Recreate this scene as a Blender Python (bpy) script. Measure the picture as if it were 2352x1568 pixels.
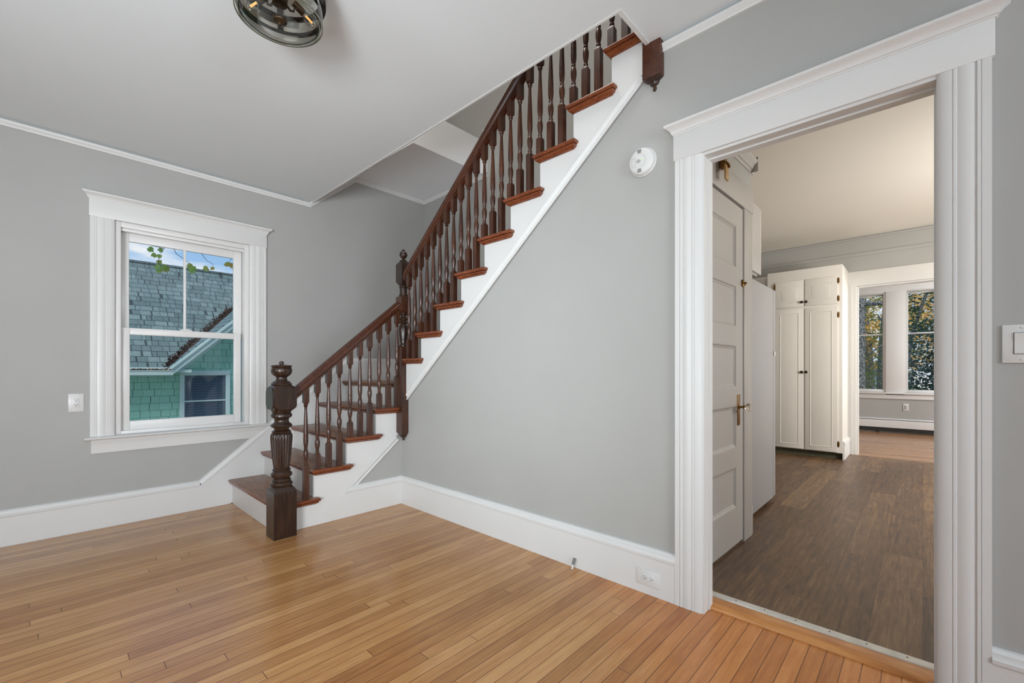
import bpy, bmesh, math, random
from mathutils import Vector, Matrix
random.seed(7)
for o in list(bpy.data.objects): bpy.data.objects.remove(o)
S = bpy.context.scene
COL = S.collection
PI = math.pi

# ------------------------------------------------------------------ camera
H = 1.14
cam = bpy.data.cameras.new('camera'); camo = bpy.data.objects.new('camera', cam); COL.objects.link(camo)
cam.sensor_width = 36; cam.lens = 1008.8/2352*36
cam.shift_y = 67.5/2352
cam.clip_start = .05; cam.clip_end = 300
camo.location = (0, 0, H)
camo.rotation_euler = (PI/2, 0, 0)
# forward = cos(th) X + sin(th) Y with th measured from +X
TH = .7522
camo.rotation_euler.z = TH-PI/2
S.camera = camo

# ------------------------------------------------------------------ view + world
S.view_settings.view_transform = 'Standard'; S.view_settings.look = 'None'
S.view_settings.gamma = 1; S.view_settings.use_curve_mapping = False
S.view_settings.exposure = 0.0
W = bpy.data.worlds.new('world'); S.world = W; W.use_nodes = True
nt = W.node_tree; nt.nodes.clear()
def wn(t, **k):
    n = nt.nodes.new(t)
    for a, b in k.items(): setattr(n, a, b)
    return n
wo = wn('ShaderNodeOutputWorld'); wb = wn('ShaderNodeBackground'); tc = wn('ShaderNodeTexCoord')
sep = wn('ShaderNodeSeparateXYZ'); nt.links.new(tc.outputs['Generated'], sep.inputs[0])
rp = wn('ShaderNodeValToRGB'); nt.links.new(sep.outputs[2], rp.inputs[0])
e = rp.color_ramp.elements
e[0].position = .0; e[0].color = (.60, .72, .85, 1); e[1].position = .45; e[1].color = (.12, .32, .72, 1)
m_ = e.new(.14); m_.color = (.38, .60, .88, 1)
mp = wn('ShaderNodeMapping'); mp.inputs['Scale'].default_value = (3.2, 3.2, 13)
nt.links.new(tc.outputs['Generated'], mp.inputs[0])
nz = wn('ShaderNodeTexNoise'); nz.inputs['Scale'].default_value = 1.6; nz.inputs['Detail'].default_value = 7
nt.links.new(mp.outputs[0], nz.inputs['Vector'])
cr = wn('ShaderNodeValToRGB'); nt.links.new(nz.outputs[0], cr.inputs[0])
cr.color_ramp.elements[0].position = .48; cr.color_ramp.elements[1].position = .60
mx = wn('ShaderNodeMixRGB'); nt.links.new(cr.outputs[0], mx.inputs[0]); nt.links.new(rp.outputs[0], mx.inputs[1])
mx.inputs[2].default_value = (.92, .93, .97, 1)
nt.links.new(mx.outputs[0], wb.inputs[0]); wb.inputs[1].default_value = 1.0
nt.links.new(wb.outputs[0], wo.inputs[0])

# ------------------------------------------------------------------ daylight and added fill lights
def area(name, loc, aim, sx, sy, power, col=(1, 1, 1), spread=PI):
    l = bpy.data.lights.new(name, 'AREA'); l.shape = 'RECTANGLE'; l.size = sx; l.size_y = sy
    l.energy = power; l.color = col; l.spread = spread
    o = bpy.data.objects.new(name, l); COL.objects.link(o); o.location = loc
    o.rotation_euler = (Vector(aim)-Vector(loc)).to_track_quat('-Z', 'Y').to_euler()
    return o
# daylight at the two windows behind the camera and the one at its left
area('daylight_back_window', (.2, -3.42, 1.55), (.2, 0, 1.5), 1.9, 1.6, 122, (.80, .90, 1))
area('daylight_west_window', (-2.42, 1.7, 1.45), (2.1, 1.95, 1.10), 1.3, 1.5, 10, (.80, .92, 1), .9)
area('side_fill', (-1.9, -.6, 1.0), (1.7, 4.0, 1.9), 1.0, 1.0, 42, (.90, .95, 1), 1.5)  # added fill light, brightens the window wall and stairs
area('ceiling_fill', (-1.3, .3, .75), (-1.0, .8, 4), 1.9, 1.9, 34, (.76, .88, 1), 2.5)  # unseen fill pointing up, added to lift the ceiling
area('upper_hall_fill', (1.1, 2.2, 5.35), (1.1, 2.2, 0), 1.2, 1.2, 46, (1, .95, .90))  # made-up source under the upper ceiling, brightens the stairwell
area('kitchen_fill', (4.9, -1.9, 1.8), (7.2, 1.2, 1.6), .9, .9, 84, (1, .95, .89))  # added warm fill, aimed at the pantry to brighten it
area('daylight_kitchen_window', (5.2, -2.62, 1.6), (5.2, 0, 1.6), 1.8, 1.2, 50, (1, .96, .9))
area('daylight_sunroom', (9.1, -2.00, 1.7), (9.1, 0, 1.5), 1.8, 1.6, 90, (.98, .98, 1))
sun = bpy.data.lights.new('sun', 'SUN'); sun.energy = 2.2; sun.angle = .5; sun.color = (1, .96, .9)
suno = bpy.data.objects.new('sun', sun); COL.objects.link(suno)
suno.rotation_euler = Vector((-.5, -.45, .75)).to_track_quat('Z', 'Y').to_euler()

# ------------------------------------------------------------------ material helpers
MATS = {}
class NB:
    def __init__(s, name):
        s.m = bpy.data.materials.new(name); s.m.use_nodes = True; s.t = s.m.node_tree
        s.b = s.t.nodes['Principled BSDF']; s.o = s.t.nodes['Material Output']
        s.tc = s.t.nodes.new('ShaderNodeTexCoord'); MATS[name] = s.m
    def n(s, ty, **k):
        n = s.t.nodes.new(ty)
        for a, b in k.items(): setattr(n, a, b)
        return n
    def put(s, sock, v):
        if isinstance(v, bpy.types.NodeSocket): s.t.links.new(v, sock)
        elif v is not None: sock.default_value = v
    def math(s, op, a, b=None, c=None):
        n = s.n('ShaderNodeMath', operation=op); s.put(n.inputs[0], a); s.put(n.inputs[1], b)
        if c is not None: s.put(n.inputs[2], c)
        return n.outputs[0]
    def xyz(s, sock=None):
        n = s.n('ShaderNodeSeparateXYZ'); s.put(n.inputs[0], sock or s.tc.outputs['Object']); return n.outputs
    def comb(s, x, y, z=0.0):
        n = s.n('ShaderNodeCombineXYZ'); s.put(n.inputs[0], x); s.put(n.inputs[1], y); s.put(n.inputs[2], z); return n.outputs[0]
    def white(s, v):
        n = s.n('ShaderNodeTexWhiteNoise', noise_dimensions='3D'); s.put(n.inputs['Vector'], v); return n.outputs
    def noise(s, v=None, scale=5, detail=3, rough=.5, dist=0):
        n = s.n('ShaderNodeTexNoise'); s.put(n.inputs['Vector'], v or s.tc.outputs['Object'])
        n.inputs['Scale'].default_value = scale; n.inputs['Detail'].default_value = detail
        n.inputs['Roughness'].default_value = rough; n.inputs['Distortion'].default_value = dist
        return n.outputs[0]
    def scale(s, v, sc):
        n = s.n('ShaderNodeMapping'); s.put(n.inputs[0], v); n.inputs['Scale'].default_value = sc; return n.outputs[0]
    def ramp(s, f, stops):
        n = s.n('ShaderNodeValToRGB'); s.put(n.inputs[0], f); el = n.color_ramp.elements
        while len(el) < len(stops): el.new(.5)
        for e_, (p, c) in zip(el, stops): e_.position = p; e_.color = (*c, 1) if len(c) == 3 else c
        return n.outputs[0]
    def mix(s, f, a, b, mode='MIX'):
        n = s.n('ShaderNodeMixRGB', blend_type=mode); s.put(n.inputs[0], f); s.put(n.inputs[1], a); s.put(n.inputs[2], b); return n.outputs[0]
    def bump(s, h, strength=.2, dist=.01):
        n = s.n('ShaderNodeBump'); s.put(n.inputs['Height'], h); n.inputs['Strength'].default_value = strength
        n.inputs['Distance'].default_value = dist; s.t.links.new(n.outputs[0], s.b.inputs['Normal'])
    def set(s, col=None, rough=None, metal=None, spec=None, coat=None, **k):
        if col is not None: s.put(s.b.inputs['Base Color'], (*col, 1) if isinstance(col, tuple) and len(col) == 3 else col)
        if rough is not None: s.put(s.b.inputs['Roughness'], rough)
        if metal is not None: s.b.inputs['Metallic'].default_value = metal
        if spec is not None: s.b.inputs['Specular IOR Level'].default_value = spec
        if coat is not None: s.b.inputs['Coat Weight'].default_value = coat
        return s.m
def lin(r, g, b):
    f = lambda c: (c/255/12.92) if c/255 <= .04045 else ((c/255+.055)/1.055)**2.4
    return (f(r), f(g), f(b))

def paint(name, rgb, rough=.6, var=.03, bump=.05, scale=3):
    n = NB(name); c = lin(*rgb)
    f = n.noise(scale=scale, detail=4)
    d = tuple(max(0, x*(1-var)) for x in c); l = tuple(min(1, x*(1+var)) for x in c)
    n.set(n.ramp(f, [(.3, d), (.7, l)]), rough)
    n.bump(n.noise(scale=90, detail=2), bump, .004)
    return n.m
GRAY = paint('grey_wall_paint', (169, 168, 164), .55, .02, .08)
WHITE = paint('white_ceiling_paint', (222, 226, 227), .85, .012, .08, 1.5)
TRIM = paint('white_trim_paint', (216, 215, 212), .36, .012, .01)
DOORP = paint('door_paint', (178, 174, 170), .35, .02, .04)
CAB = paint('cabinet_paint', (228, 225, 218), .4, .015, .02)
KCEIL = paint('kitchen_ceiling_paint', (234, 229, 219), .85, .012, .06, 1.5)
FRIDGE = paint('fridge_enamel', (154, 154, 155), .4, .015, .06)
PLASTIC = paint('white_plastic', (216, 215, 212), .3, .005, 0)
def plain(name, rgb, rough=.5, metal=0.0, **k):
    n = NB(name); c = lin(*rgb); f = n.noise(scale=14, detail=3)
    return n.set(n.ramp(f, [(.3, tuple(x*.9 for x in c)), (.7, tuple(min(1, x*1.1) for x in c))]), rough, metal, **k)
SLOT = plain('dark_slot', (38, 37, 36), .7)
GREYRUB = plain('grey_rubber', (120, 122, 124), .6)
BRASS = plain('aged_brass', (124, 92, 48), .35, .9)
DKBRASS = plain('dark_bronze', (66, 52, 36), .4, .8)
IRON = plain('black_iron', (44, 40, 38), .45, .5)
TAN = plain('tan_tag', (186, 150, 96), .45)
ALU = plain('aluminium', (214, 212, 204), .4, .3)
TOE = plain('green_toe_kick', (92, 92, 74), .6)

def glassmat(name, tint=(1, 1, 1), refl=.07):
    n = NB(name); t = n.t
    tr = n.n('ShaderNodeBsdfTransparent'); tr.inputs[0].default_value = (*tint, 1)
    gl = n.n('ShaderNodeBsdfGlossy'); gl.inputs['Roughness'].default_value = .02
    fr = n.n('ShaderNodeFresnel'); fr.inputs['IOR'].default_value = 1.45
    ms = n.n('ShaderNodeMixShader'); n.put(ms.inputs[0], n.math('MULTIPLY', fr.outputs[0], refl/.04))
    t.links.new(tr.outputs[0], ms.inputs[1]); t.links.new(gl.outputs[0], ms.inputs[2])
    t.links.new(ms.outputs[0], n.o.inputs[0]); return n.m
PANE = glassmat('window_glass', (.97, .99, .99), .03)
n = NB('lamp_glass'); n.set((.93, .95, .92), .02); n.b.inputs['Transmission Weight'].default_value = 1; n.b.inputs['IOR'].default_value = 1.35
LAMPG = glassmat('lamp_shade_glass', (.90, .91, .87), .08)
n = NB('cut_glass'); n.set((.85, .8, .7), .05); n.b.inputs['Transmission Weight'].default_value = .9
KNOBG = n.m
n = NB('filament'); n.b.inputs['Emission Color'].default_value = (1, .55, .2, 1); n.b.inputs['Emission Strength'].default_value = 1.2; n.set(lin(190, 120, 60), .4)
FIL = n.m
n = NB('green_led'); n.b.inputs['Emission Color'].default_value = (.3, 1, .1, 1); n.b.inputs['Emission Strength'].default_value = 1.5; n.set((.3, .8, .1), .4)
LED = n.m

def boards(name, w, L, stops, seam=.0012, rough=.25, axis='x', grain=1.0, curl=0.3, vary=.34, worn=None, seamcol=(.03, .015, .008), bump=.15, knots=0.0):
    n = NB(name); X = n.xyz(); a, b = (X[0], X[1]) if axis == 'x' else (X[1], X[0])
    rowf = n.math('DIVIDE', b, w); row = n.math('FLOOR', rowf); fr = n.math('FRACT', rowf)
    r1 = n.white(n.comb(row, 3.7, 1.1))[0]
    colf = n.math('DIVIDE', n.math('ADD', a, n.math('MULTIPLY', r1, 7.3)), L); col = n.math('FLOOR', colf); fc = n.math('FRACT', colf)
    idv = n.white(n.comb(row, col, .5))
    off = n.math('MULTIPLY', idv[0], 31.0)
    v = n.comb(n.math('ADD', a, off), n.math('ADD', b, off), off)
    g1 = n.noise(n.scale(v, (1.6, 26, 1)), 2.2, 6, .6, .6)
    g2 = n.noise(n.scale(v, (9, 120, 1)), 1.5, 3, .6)
    g3 = n.noise(n.scale(v, (2.2, 7, 1)), 1.7, 3, .5, 1.5)
    t = n.math('ADD', n.math('MULTIPLY', idv[0], vary), n.math('ADD', n.math('MULTIPLY', g1, .30*grain), n.math('ADD', n.math('MULTIPLY', g2, .10*grain), n.math('MULTIPLY', g3, curl))))
    c = n.ramp(t, stops)
    if knots:
        kn = n.n('ShaderNodeTexVoronoi'); n.put(kn.inputs['Vector'], n.scale(v, (2.0, 5.0, 1))); kn.inputs['Scale'].default_value = 1.5
        c = n.mix(n.math('MULTIPLY', n.ramp(kn.outputs['Distance'], [(0, (1, 1, 1)), (.16, (0, 0, 0))]), knots), c, (.035, .022, .015, 1))
    if worn:
        d = n.math('ADD', n.math('MULTIPLY', n.math('SUBTRACT', X[0], worn[0]), 1.0), n.math('MULTIPLY', n.math('SUBTRACT', worn[1], X[1]), .9))
        d = n.math('ADD', d, n.math('MULTIPLY', n.noise(scale=3.5, detail=4), .8))
        c = n.mix(n.ramp(d, [(.35, (0, 0, 0)), (.95, (.75, .75, .75))]), c, n.mix(1.0, c, (1.10, .80, .58, 1), 'MULTIPLY'))
    sw = seam/w; sl = seam/L
    e1 = n.math('LESS_THAN', n.math('MINIMUM', fr, n.math('SUBTRACT', 1.0, fr)), sw)
    e2 = n.math('LESS_THAN', n.math('MINIMUM', fc, n.math('SUBTRACT', 1.0, fc)), sl)
    ed = n.math('MAXIMUM', e1, e2)
    c = n.mix(n.math('MULTIPLY', ed, .85), c, (*seamcol, 1))
    rr = n.math('ADD', rough-.03, n.math('MULTIPLY', g1, .06))
    n.set(c, rr)
    n.bump(n.math('SUBTRACT', n.math('MULTIPLY', g1, .25), ed), bump, .002)
    return n.m
OAK = boards('honey_strip_floor', .0572, 1.7, [(.20, lin(126, 82, 46)), (.34, lin(164, 114, 68)), (.50, lin(184, 133, 82)), (.70, lin(208, 160, 106))],
             rough=.22, curl=.16, vary=.26, seam=.0014, seamcol=lin(84, 50, 28), grain=1.5, worn=(1.45, .95))
VINYL = boards('brown_vinyl_plank', .178, 1.9, [(.28, lin(48, 34, 24)), (.46, lin(84, 63, 45)), (.60, lin(112, 86, 60)), (.76, lin(146, 116, 82))],
               rough=.40, curl=.22, vary=.15, seam=.0008, seamcol=lin(46, 34, 26), knots=.6, grain=1.85)
SUNF = boards('light_wood_floor', .057, 1.3, [(.3, lin(136, 98, 68)), (.5, lin(160, 120, 86)), (.75, lin(180, 140, 104))], rough=.22, axis='y', seamcol=lin(110, 78, 54))
THR = boards('threshold_wood', 2.0, 3.0, [(.25, lin(140, 84, 38)), (.45, lin(190, 125, 66)), (.7, lin(222, 164, 102))], rough=.3, axis='y', curl=.5)

def woodmat(name, dark, mid, light, rough=.25, axis=(1, 1, 14), scale=9):
    n = NB(name); v = n.scale(n.tc.outputs['Object'], axis)
    g = n.noise(v, scale, 5, .6, 1.2); g2 = n.noise(scale=4, detail=2)
    n.set(n.ramp(n.math('ADD', n.math('MULTIPLY', g, .75), n.math('MULTIPLY', g2, .25)), [(.32, lin(*dark)), (.5, lin(*mid)), (.68, lin(*light))]), rough)
    n.b.inputs['Coat Weight'].default_value = .10; n.b.inputs['Coat Roughness'].default_value = .15
    n.bump(g, .06, .002); return n.m
NEWELW = woodmat('dark_walnut_post', (30, 19, 14), (46, 30, 21), (66, 42, 28), .28, (10, 10, 1), 5)
BALW = woodmat('brown_baluster_wood', (38, 21, 14), (64, 36, 23), (92, 53, 33), .33, (12, 12, 1), 6)
RAILW = woodmat('handrail_wood', (50, 26, 16), (70, 37, 23), (88, 48, 30), .24, (7, 7, 7), 9)
TREADW = woodmat('tread_wood', (84, 52, 32), (122, 82, 54), (152, 108, 74), .28, (14, 1.2, 1), 5)
NOSEW = woodmat('red_brown_nosing', (84, 40, 22), (116, 60, 34), (144, 80, 47), .24, (5, 5, 26), 5)

# ------------------------------------------------------------------ mesh helpers
def finish(bm, name, mat, parent=None, smooth=True, angle=35, loc=(0, 0, 0)):
    bmesh.ops.recalc_face_normals(bm, faces=bm.faces)
    if smooth:
        for f in bm.faces: f.smooth = True
        lim = math.radians(angle)
        for e_ in bm.edges:
            if len(e_.link_faces) == 2:
                e_.smooth = e_.calc_face_angle(0) < lim
            else: e_.smooth = False
    me = bpy.data.meshes.new(name); bm.to_mesh(me); bm.free()
    o = bpy.data.objects.new(name, me); COL.objects.link(o)
    mats = mat if isinstance(mat, (list, tuple)) else [mat]
    for m in mats: me.materials.append(m)
    o.location = loc
    if parent is not None: o.parent = parent
    return o
def BM(): return bmesh.new()
def box(bm, x0, x1, y0, y1, z0, z1, bev=0, mi=0):
    if x1 < x0: x0, x1 = x1, x0
    if y1 < y0: y0, y1 = y1, y0
    if z1 < z0: z0, z1 = z1, z0
    vs = [bm.verts.new(p) for p in ((x0, y0, z0), (x1, y0, z0), (x1, y1, z0), (x0, y1, z0), (x0, y0, z1), (x1, y0, z1), (x1, y1, z1), (x0, y1, z1))]
    fs = [bm.faces.new([vs[i] for i in q]) for q in ((0, 3, 2, 1), (4, 5, 6, 7), (0, 1, 5, 4), (1, 2, 6, 5), (2, 3, 7, 6), (3, 0, 4, 7))]
    for f in fs: f.material_index = mi
    if bev:
        es = list({e_ for f in fs for e_ in f.edges})
        r = bmesh.ops.bevel(bm, geom=es, offset=bev, segments=2, affect='EDGES', profile=.5)
        for f in r['faces']: f.material_index = mi
    return bm
def bx(name, mat, d, parent=None, bev=0):
    bm = BM(); box(bm, *d, bev=bev); return finish(bm, name, mat, parent)
def stack(bm, levels, mi=0):
    """levels: list of rings (each a list of 3D points, same count); bridged and capped."""
    rings = [[bm.verts.new(p) for p in L] for L in levels]
    k = len(rings[0])
    for a, b in zip(rings, rings[1:]):
        for i in range(k):
            f = bm.faces.new((a[i], a[(i+1) % k], b[(i+1) % k], b[i])); f.material_index = mi
    f = bm.faces.new(rings[0][::-1]); f.material_index = mi
    f = bm.faces.new(rings[-1]); f.material_index = mi
    return bm
def sweep(bm, prof, p0, p1, A, B, mi=0):
    A, B = Vector(A), Vector(B)
    return stack(bm, [[Vector(p)+A*a+B*b for a, b in prof] for p in (p0, p1)], mi)
def prism(bm, poly, fixed, lo, hi, mi=0):
    """poly of 2D points in the plane perpendicular to axis `fixed` ('x': (y,z), 'y': (x,z), 'z': (x,y))"""
    def P(a, b, c): return {'x': (c, a, b), 'y': (a, c, b), 'z': (a, b, c)}[fixed]
    return stack(bm, [[P(a, b, c) for a, b in poly] for c in (lo, hi)], mi)
def lathe(bm, cx, cy, prof, seg=24, mi=0, axis='z'):
    """prof: (z, r) or (z, r, sq) with sq in 0..1 -> blend of circle and square of half-size r"""
    rings = []
    for q in prof:
        z, r = q[0], q[1]; sq = q[2] if len(q) > 2 else 0
        ring = []
        for i in range(seg):
            a = 2*PI*i/seg+PI/4
            c, s_ = math.cos(a), math.sin(a)
            k = 1/max(abs(c), abs(s_))
            rr = r*(1-sq)+r*k*sq
            x, y = rr*c, rr*s_
            if axis == 'z': ring.append((cx+x, cy+y, z))
            elif axis == 'x': ring.append((z, cx+x, cy+y))
            else: ring.append((cx+x, z, cy+y))
        rings.append(ring)
    return stack(bm, rings, mi)
def tube(bm, pts, r, seg=8, mi=0):
    pts = [Vector(p) for p in pts]; rings = []
    up = Vector((0, 0, 1))
    for i, p in enumerate(pts):
        d = (pts[min(i+1, len(pts)-1)]-pts[max(i-1, 0)]).normalized()
        u = d.cross(up) if abs(d.dot(up)) < .95 else d.cross(Vector((1, 0, 0)))
        u.normalize(); v = d.cross(u)
        rr = r[i] if isinstance(r, (list, tuple)) else r
        rings.append([p+u*rr*math.cos(2*PI*k/seg)+v*rr*math.sin(2*PI*k/seg) for k in range(seg)])
    return stack(bm, rings, mi)
def thing(name, label, cat, loc=(0, 0, 0), group=None):
    o = bpy.data.objects.new(name, None); COL.objects.link(o); o.location = loc; o['label'] = label; o['category'] = cat
    if group: o['group'] = group
    return o
def tag(o, label, cat, group=None):
    o['label'] = label; o['category'] = cat
    if group: o['group'] = group
    return o
def struct(o, label=None):
    o['kind'] = 'structure'
    if label: o['label'] = label
    return o
def sempty(name, label=None):
    o = bpy.data.objects.new(name, None); COL.objects.link(o); o['kind'] = 'structure'
    if label: o['label'] = label
    return o

# ------------------------------------------------------------------ dimensions
WX, WY, CZ = 2.13, 4.37, 2.79            # right wall, window wall, ceiling
FX = 3.126                               # far wall of the stairwell
RISE = .2077
X0, Y0 = -2.3, -3.3                      # room corner behind the camera
KX = 2.225                                # kitchen side of the doorway wall
SX = 7.58                                # wall between kitchen and sun room
EX = 10.68                               # window wall of the sun room
OY0, OY1, OZ = -.035, .757, 2.155        # doorway opening

# ------------------------------------------------------------------ floors, ceilings
struct(bx('floor', OAK, (X0-.1, WX+.075, Y0-.1, WY+.1, -.08, 0)), 'narrow honey-brown hardwood strip floor')
struct(bx('floor_kitchen', VINYL, (WX+.075, SX-.03, -2.7, 3.6, -.08, .0)), 'dark brown wood-look plank floor of the kitchen')
struct(bx('floor_sunroom', SUNF, (SX-.03, EX+.1, -2.2, 2.7, -.08, 0)), 'light brown strip floor beyond the kitchen')
bm = BM()
prism(bm, [(X0-.1, Y0-.1), (2.33, Y0-.1), (2.33, 1.005), (1.80, 1.005), (1.80, WY+.1), (X0-.1, WY+.1)], 'z', CZ, 3.06)
struct(finish(bm, 'ceiling', WHITE, smooth=False), 'white ceiling with the stair opening')
bm = BM()
sweep(bm, [(0, 0), (.012, 0), (.012, .02), (0, .02)], (1.80, WY-.03, CZ-.004), (1.80, 1.0265, CZ-.004), (1, 0, 0), (0, 0, 1))
sweep(bm, [(0, 0), (.0215, 0), (.0215, .02), (0, .02)], (1.80, 1.005, CZ-.004), (2.084, 1.005, CZ-.004), (0, 1, 0), (0, 0, 1))
struct(finish(bm, 'trim_1', TRIM), 'thin white bead along the edge of the stair opening')
bm = BM(); box(bm, KX, SX+.1, -2.8, .97, 2.96, 3.05); box(bm, 3.30, SX+.1, .97, 3.7, 2.96, 3.05)
struct(finish(bm, 'ceiling_kitchen', KCEIL, smooth=False), 'cream kitchen ceiling')
struct(bx('ceiling_sunroom', KCEIL, (SX+.1, EX+.1, -2.3, 2.8, 2.85, 2.95)))
# ------------------------------------------------------------------ walls
def wall_x(name, x0, x1, y0, y1, z0, z1, holes=(), mat=GRAY):
    """wall slab lying along Y, between x0 and x1; holes are (y0,y1,z0,z1)"""
    bm = BM()
    hs = sorted(holes); y = y0
    for a, b, c, d in hs:
        if a > y: box(bm, x0, x1, y, a, z0, z1)
        if c > z0: box(bm, x0, x1, a, b, z0, c)
        if d < z1: box(bm, x0, x1, a, b, d, z1)
        y = b
    if y < y1: box(bm, x0, x1, y, y1, z0, z1)
    return struct(finish(bm, name, mat, smooth=False))
def wall_y(name, y0, y1, x0, x1, z0, z1, holes=(), mat=GRAY):
    bm = BM(); x = x0
    for a, b, c, d in sorted(holes):
        if a > x: box(bm, x, a, y0, y1, z0, z1)
        if c > z0: box(bm, a, b, y0, y1, z0, c)
        if d < z1: box(bm, a, b, y0, y1, d, z1)
        x = b
    if x < x1: box(bm, x, x1, y0, y1, z0, z1)
    return struct(finish(bm, name, mat, smooth=False))
WIN = (.365, 1.254, .655, 2.256)
wall_y('wall_left', WY, WY+.16, X0-.1, FX+.1, -.05, 5.5, [WIN])
wall_y('wall_back', Y0-.1, Y0, X0-.1, KX, 0, CZ, [(-.75, 1.15, .75, 2.3)])
wall_x('wall_west', X0-.1, X0, Y0, WY, 0, CZ, [(1.0, 2.4, .7, 2.25)])
# doorway wall (right) and the wall under the upper flight
bm = BM()
box(bm, WX, KX, Y0, OY0, 0, CZ); box(bm, WX, KX, OY0, OY1, OZ, CZ); box(bm, WX, KX, OY1, 1.005, 0, CZ)
SB = lambda y: .905+.81*(3.203-y)        # underside line of the upper stringer
prism(bm, [(1.005, 0), (3.30, 0), (3.30, SB(3.30)+.06), (1.005, SB(1.005)+.06)], 'x', WX, WX+.08)
struct(finish(bm, 'wall_right', GRAY, smooth=False), 'grey wall under the stairs and around the doorway')
LB = lambda x: .836*(x-1.366)            # upper edge of the trim under the lower flight
bm = BM(); prism(bm, [(1.38, 0), (WX+.05, 0), (WX+.05, LB(WX)+.03), (1.38, .03)], 'y', 3.30, 3.38)
struct(finish(bm, 'wall_under_stairs', GRAY, smooth=False), 'small grey triangle of wall below the lower stair flight')
bm = BM(); box(bm, FX, FX+.1, .97, WY, 0, 5.5); box(bm, FX, FX+.1, -.5, .97, 3.06, 5.5)
struct(finish(bm, 'wall_stairwell', GRAY, smooth=False), 'grey far wall of the stairwell')
struct(bx('wall_upper_hall', GRAY, (.1, .2, -.5, WY, 3.06, 5.5)))
struct(bx('wall_upper_end', GRAY, (.1, FX, -.6, -.5, 3.06, 5.5)))
struct(bx('ceiling_upper_hall', WHITE, (.1, FX+.1, -.6, WY+.1, 5.45, 5.55)))
struct(bx('floor_upper_hall', WHITE, (2.33, FX, -.5, .80, 2.98, 3.06)))
bm = BM()
prism(bm, [(1.805, 2.79), (2.255, 3.168), (FX, 3.168), (FX, 3.51), (1.805, 3.51)], 'y', 3.31, WY)
struct(finish(bm, 'ceiling_landing', paint('landing_soffit_paint', (243, 244, 245), .75, .01), smooth=False), 'sloped and flat soffit above the stair landing')
# kitchen and sun-room shell
CLOSET_ROT = math.radians(-2.05); CP = Vector((3.30, .885, 0))
def closet(o):
    """the closet wall stands two degrees off the room's axes"""
    M = Matrix.Translation(CP) @ Matrix.Rotation(CLOSET_ROT, 4, 'Z') @ Matrix.Translation(-CP)
    o.matrix_world = M @ o.matrix_basis; return o
closet(wall_y('wall_closet', .89, .96, KX, 3.40, 0, 2.96))
wall_x('wall_refrigerator', 3.30, 3.40, .97, 3.6, 0, 2.96)
wall_y('wall_kitchen_side', -2.75, -2.65, KX, SX, 0, 2.96, [(4.2, 6.2, 1.0, 2.2)])
wall_y('wall_kitchen_far_side', 3.6, 3.7, 3.3, SX, 0, 2.96)
wall_x('wall_sunroom_doorway', SX, SX+.12, -2.75, 3.6, 0, 2.96, [(-.75, .66, 0, 2.285)])
wall_y('wall_sunroom_side', 2.6, 2.7, SX+.12, EX, 0, 2.85)
wall_y('wall_sunroom_far_side', -2.15, -2.05, SX+.12, EX, 0, 2.85, [(8.0, 10.2, .8, 2.5)])
WN = [(-.19, .21, .78, 2.56), (.54, .945, .78, 2.56)]
wall_x('wall_sunroom_windows', EX, EX+.14, -2.15, 2.7, 0, 2.85, WN)

# ------------------------------------------------------------------ baseboards, rails
BP = [(0, 0), (.02, 0), (.02, .188), (.027, .192), (.028, .205), (.022, .214), (.021, .226), (.012, .236), (0, .238)]
def base(bm, p0, p1, out): sweep(bm, BP, p0, p1, out, (0, 0, 1))
bm = BM(); base(bm, (X0, WY, 0), (.885, WY, 0), (0, -1, 0))
# sloping skirt board up the window wall and its cap
SK = lambda x: .236+.815*(x-.885)
XL = .885+(1.275-.236)/.815
prism(bm, [(.885, 0), (1.10, 0), (XL+.9, .8), (FX, 1.0), (FX, 1.235), (XL, 1.235), (.885, .195)], 'y', WY-.02, WY)
def capline(bm, a, b, wd=.045, y=WY):
    d = Vector((b[0]-a[0], 0, b[1]-a[1])).normalized(); n_ = Vector((-d.z, 0, d.x))
    pr = [(0, -wd), (.027, -wd), (.028, -wd*.65), (.021, -wd*.4), (.020, -wd*.2), (.01, 0), (0, 0)]
    sweep(bm, pr, (a[0], y, a[1]), (b[0], y, b[1]), (0, -1, 0), n_)
capline(bm, (.875, .231), (XL+.005, 1.279)); capline(bm, (XL-.01, 1.275), (FX, 1.275))
struct(finish(bm, 'baseboard_left', TRIM), 'white baseboard and sloping skirt board on the window wall')
bm = BM(); base(bm, (WX, 3.30, 0), (WX, .884, 0), (-1, 0, 0)); struct(finish(bm, 'baseboard_right', TRIM), 'tall white baseboard below the stair wall')
bm = BM(); base(bm, (WX, -.164, 0), (WX, Y0, 0), (-1, 0, 0)); struct(finish(bm, 'baseboard_front', TRIM), 'white baseboard right of the doorway')
bm = BM(); prism(bm, [(1.366, 0), (WX, 0), (WX, .20), (1.366+.20/.836, .20)], 'y', 3.281, 3.30)
stack(bm, [[(1.60+(0.0 if k == 0 else .0)+max(0, b-.188)*1.1, 3.30-a, b) if k == 0 else (WX, 3.30-a, b) for a, b in [(.012, .186), (.02, .188), (.027, .192), (.028, .205), (.022, .214), (.021, .226), (.012, .236), (0, .238)]] for k in (0, 1)])
struct(finish(bm, 'baseboard_under_stairs', TRIM), 'white baseboard below the lower stair flight')
bm = BM(); base(bm, (X0, Y0, 0), (WX, Y0, 0), (0, 1, 0)); base(bm, (X0, Y0, 0), (X0, WY, 0), (1, 0, 0)); struct(finish(bm, 'baseboard_back', TRIM))
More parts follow.
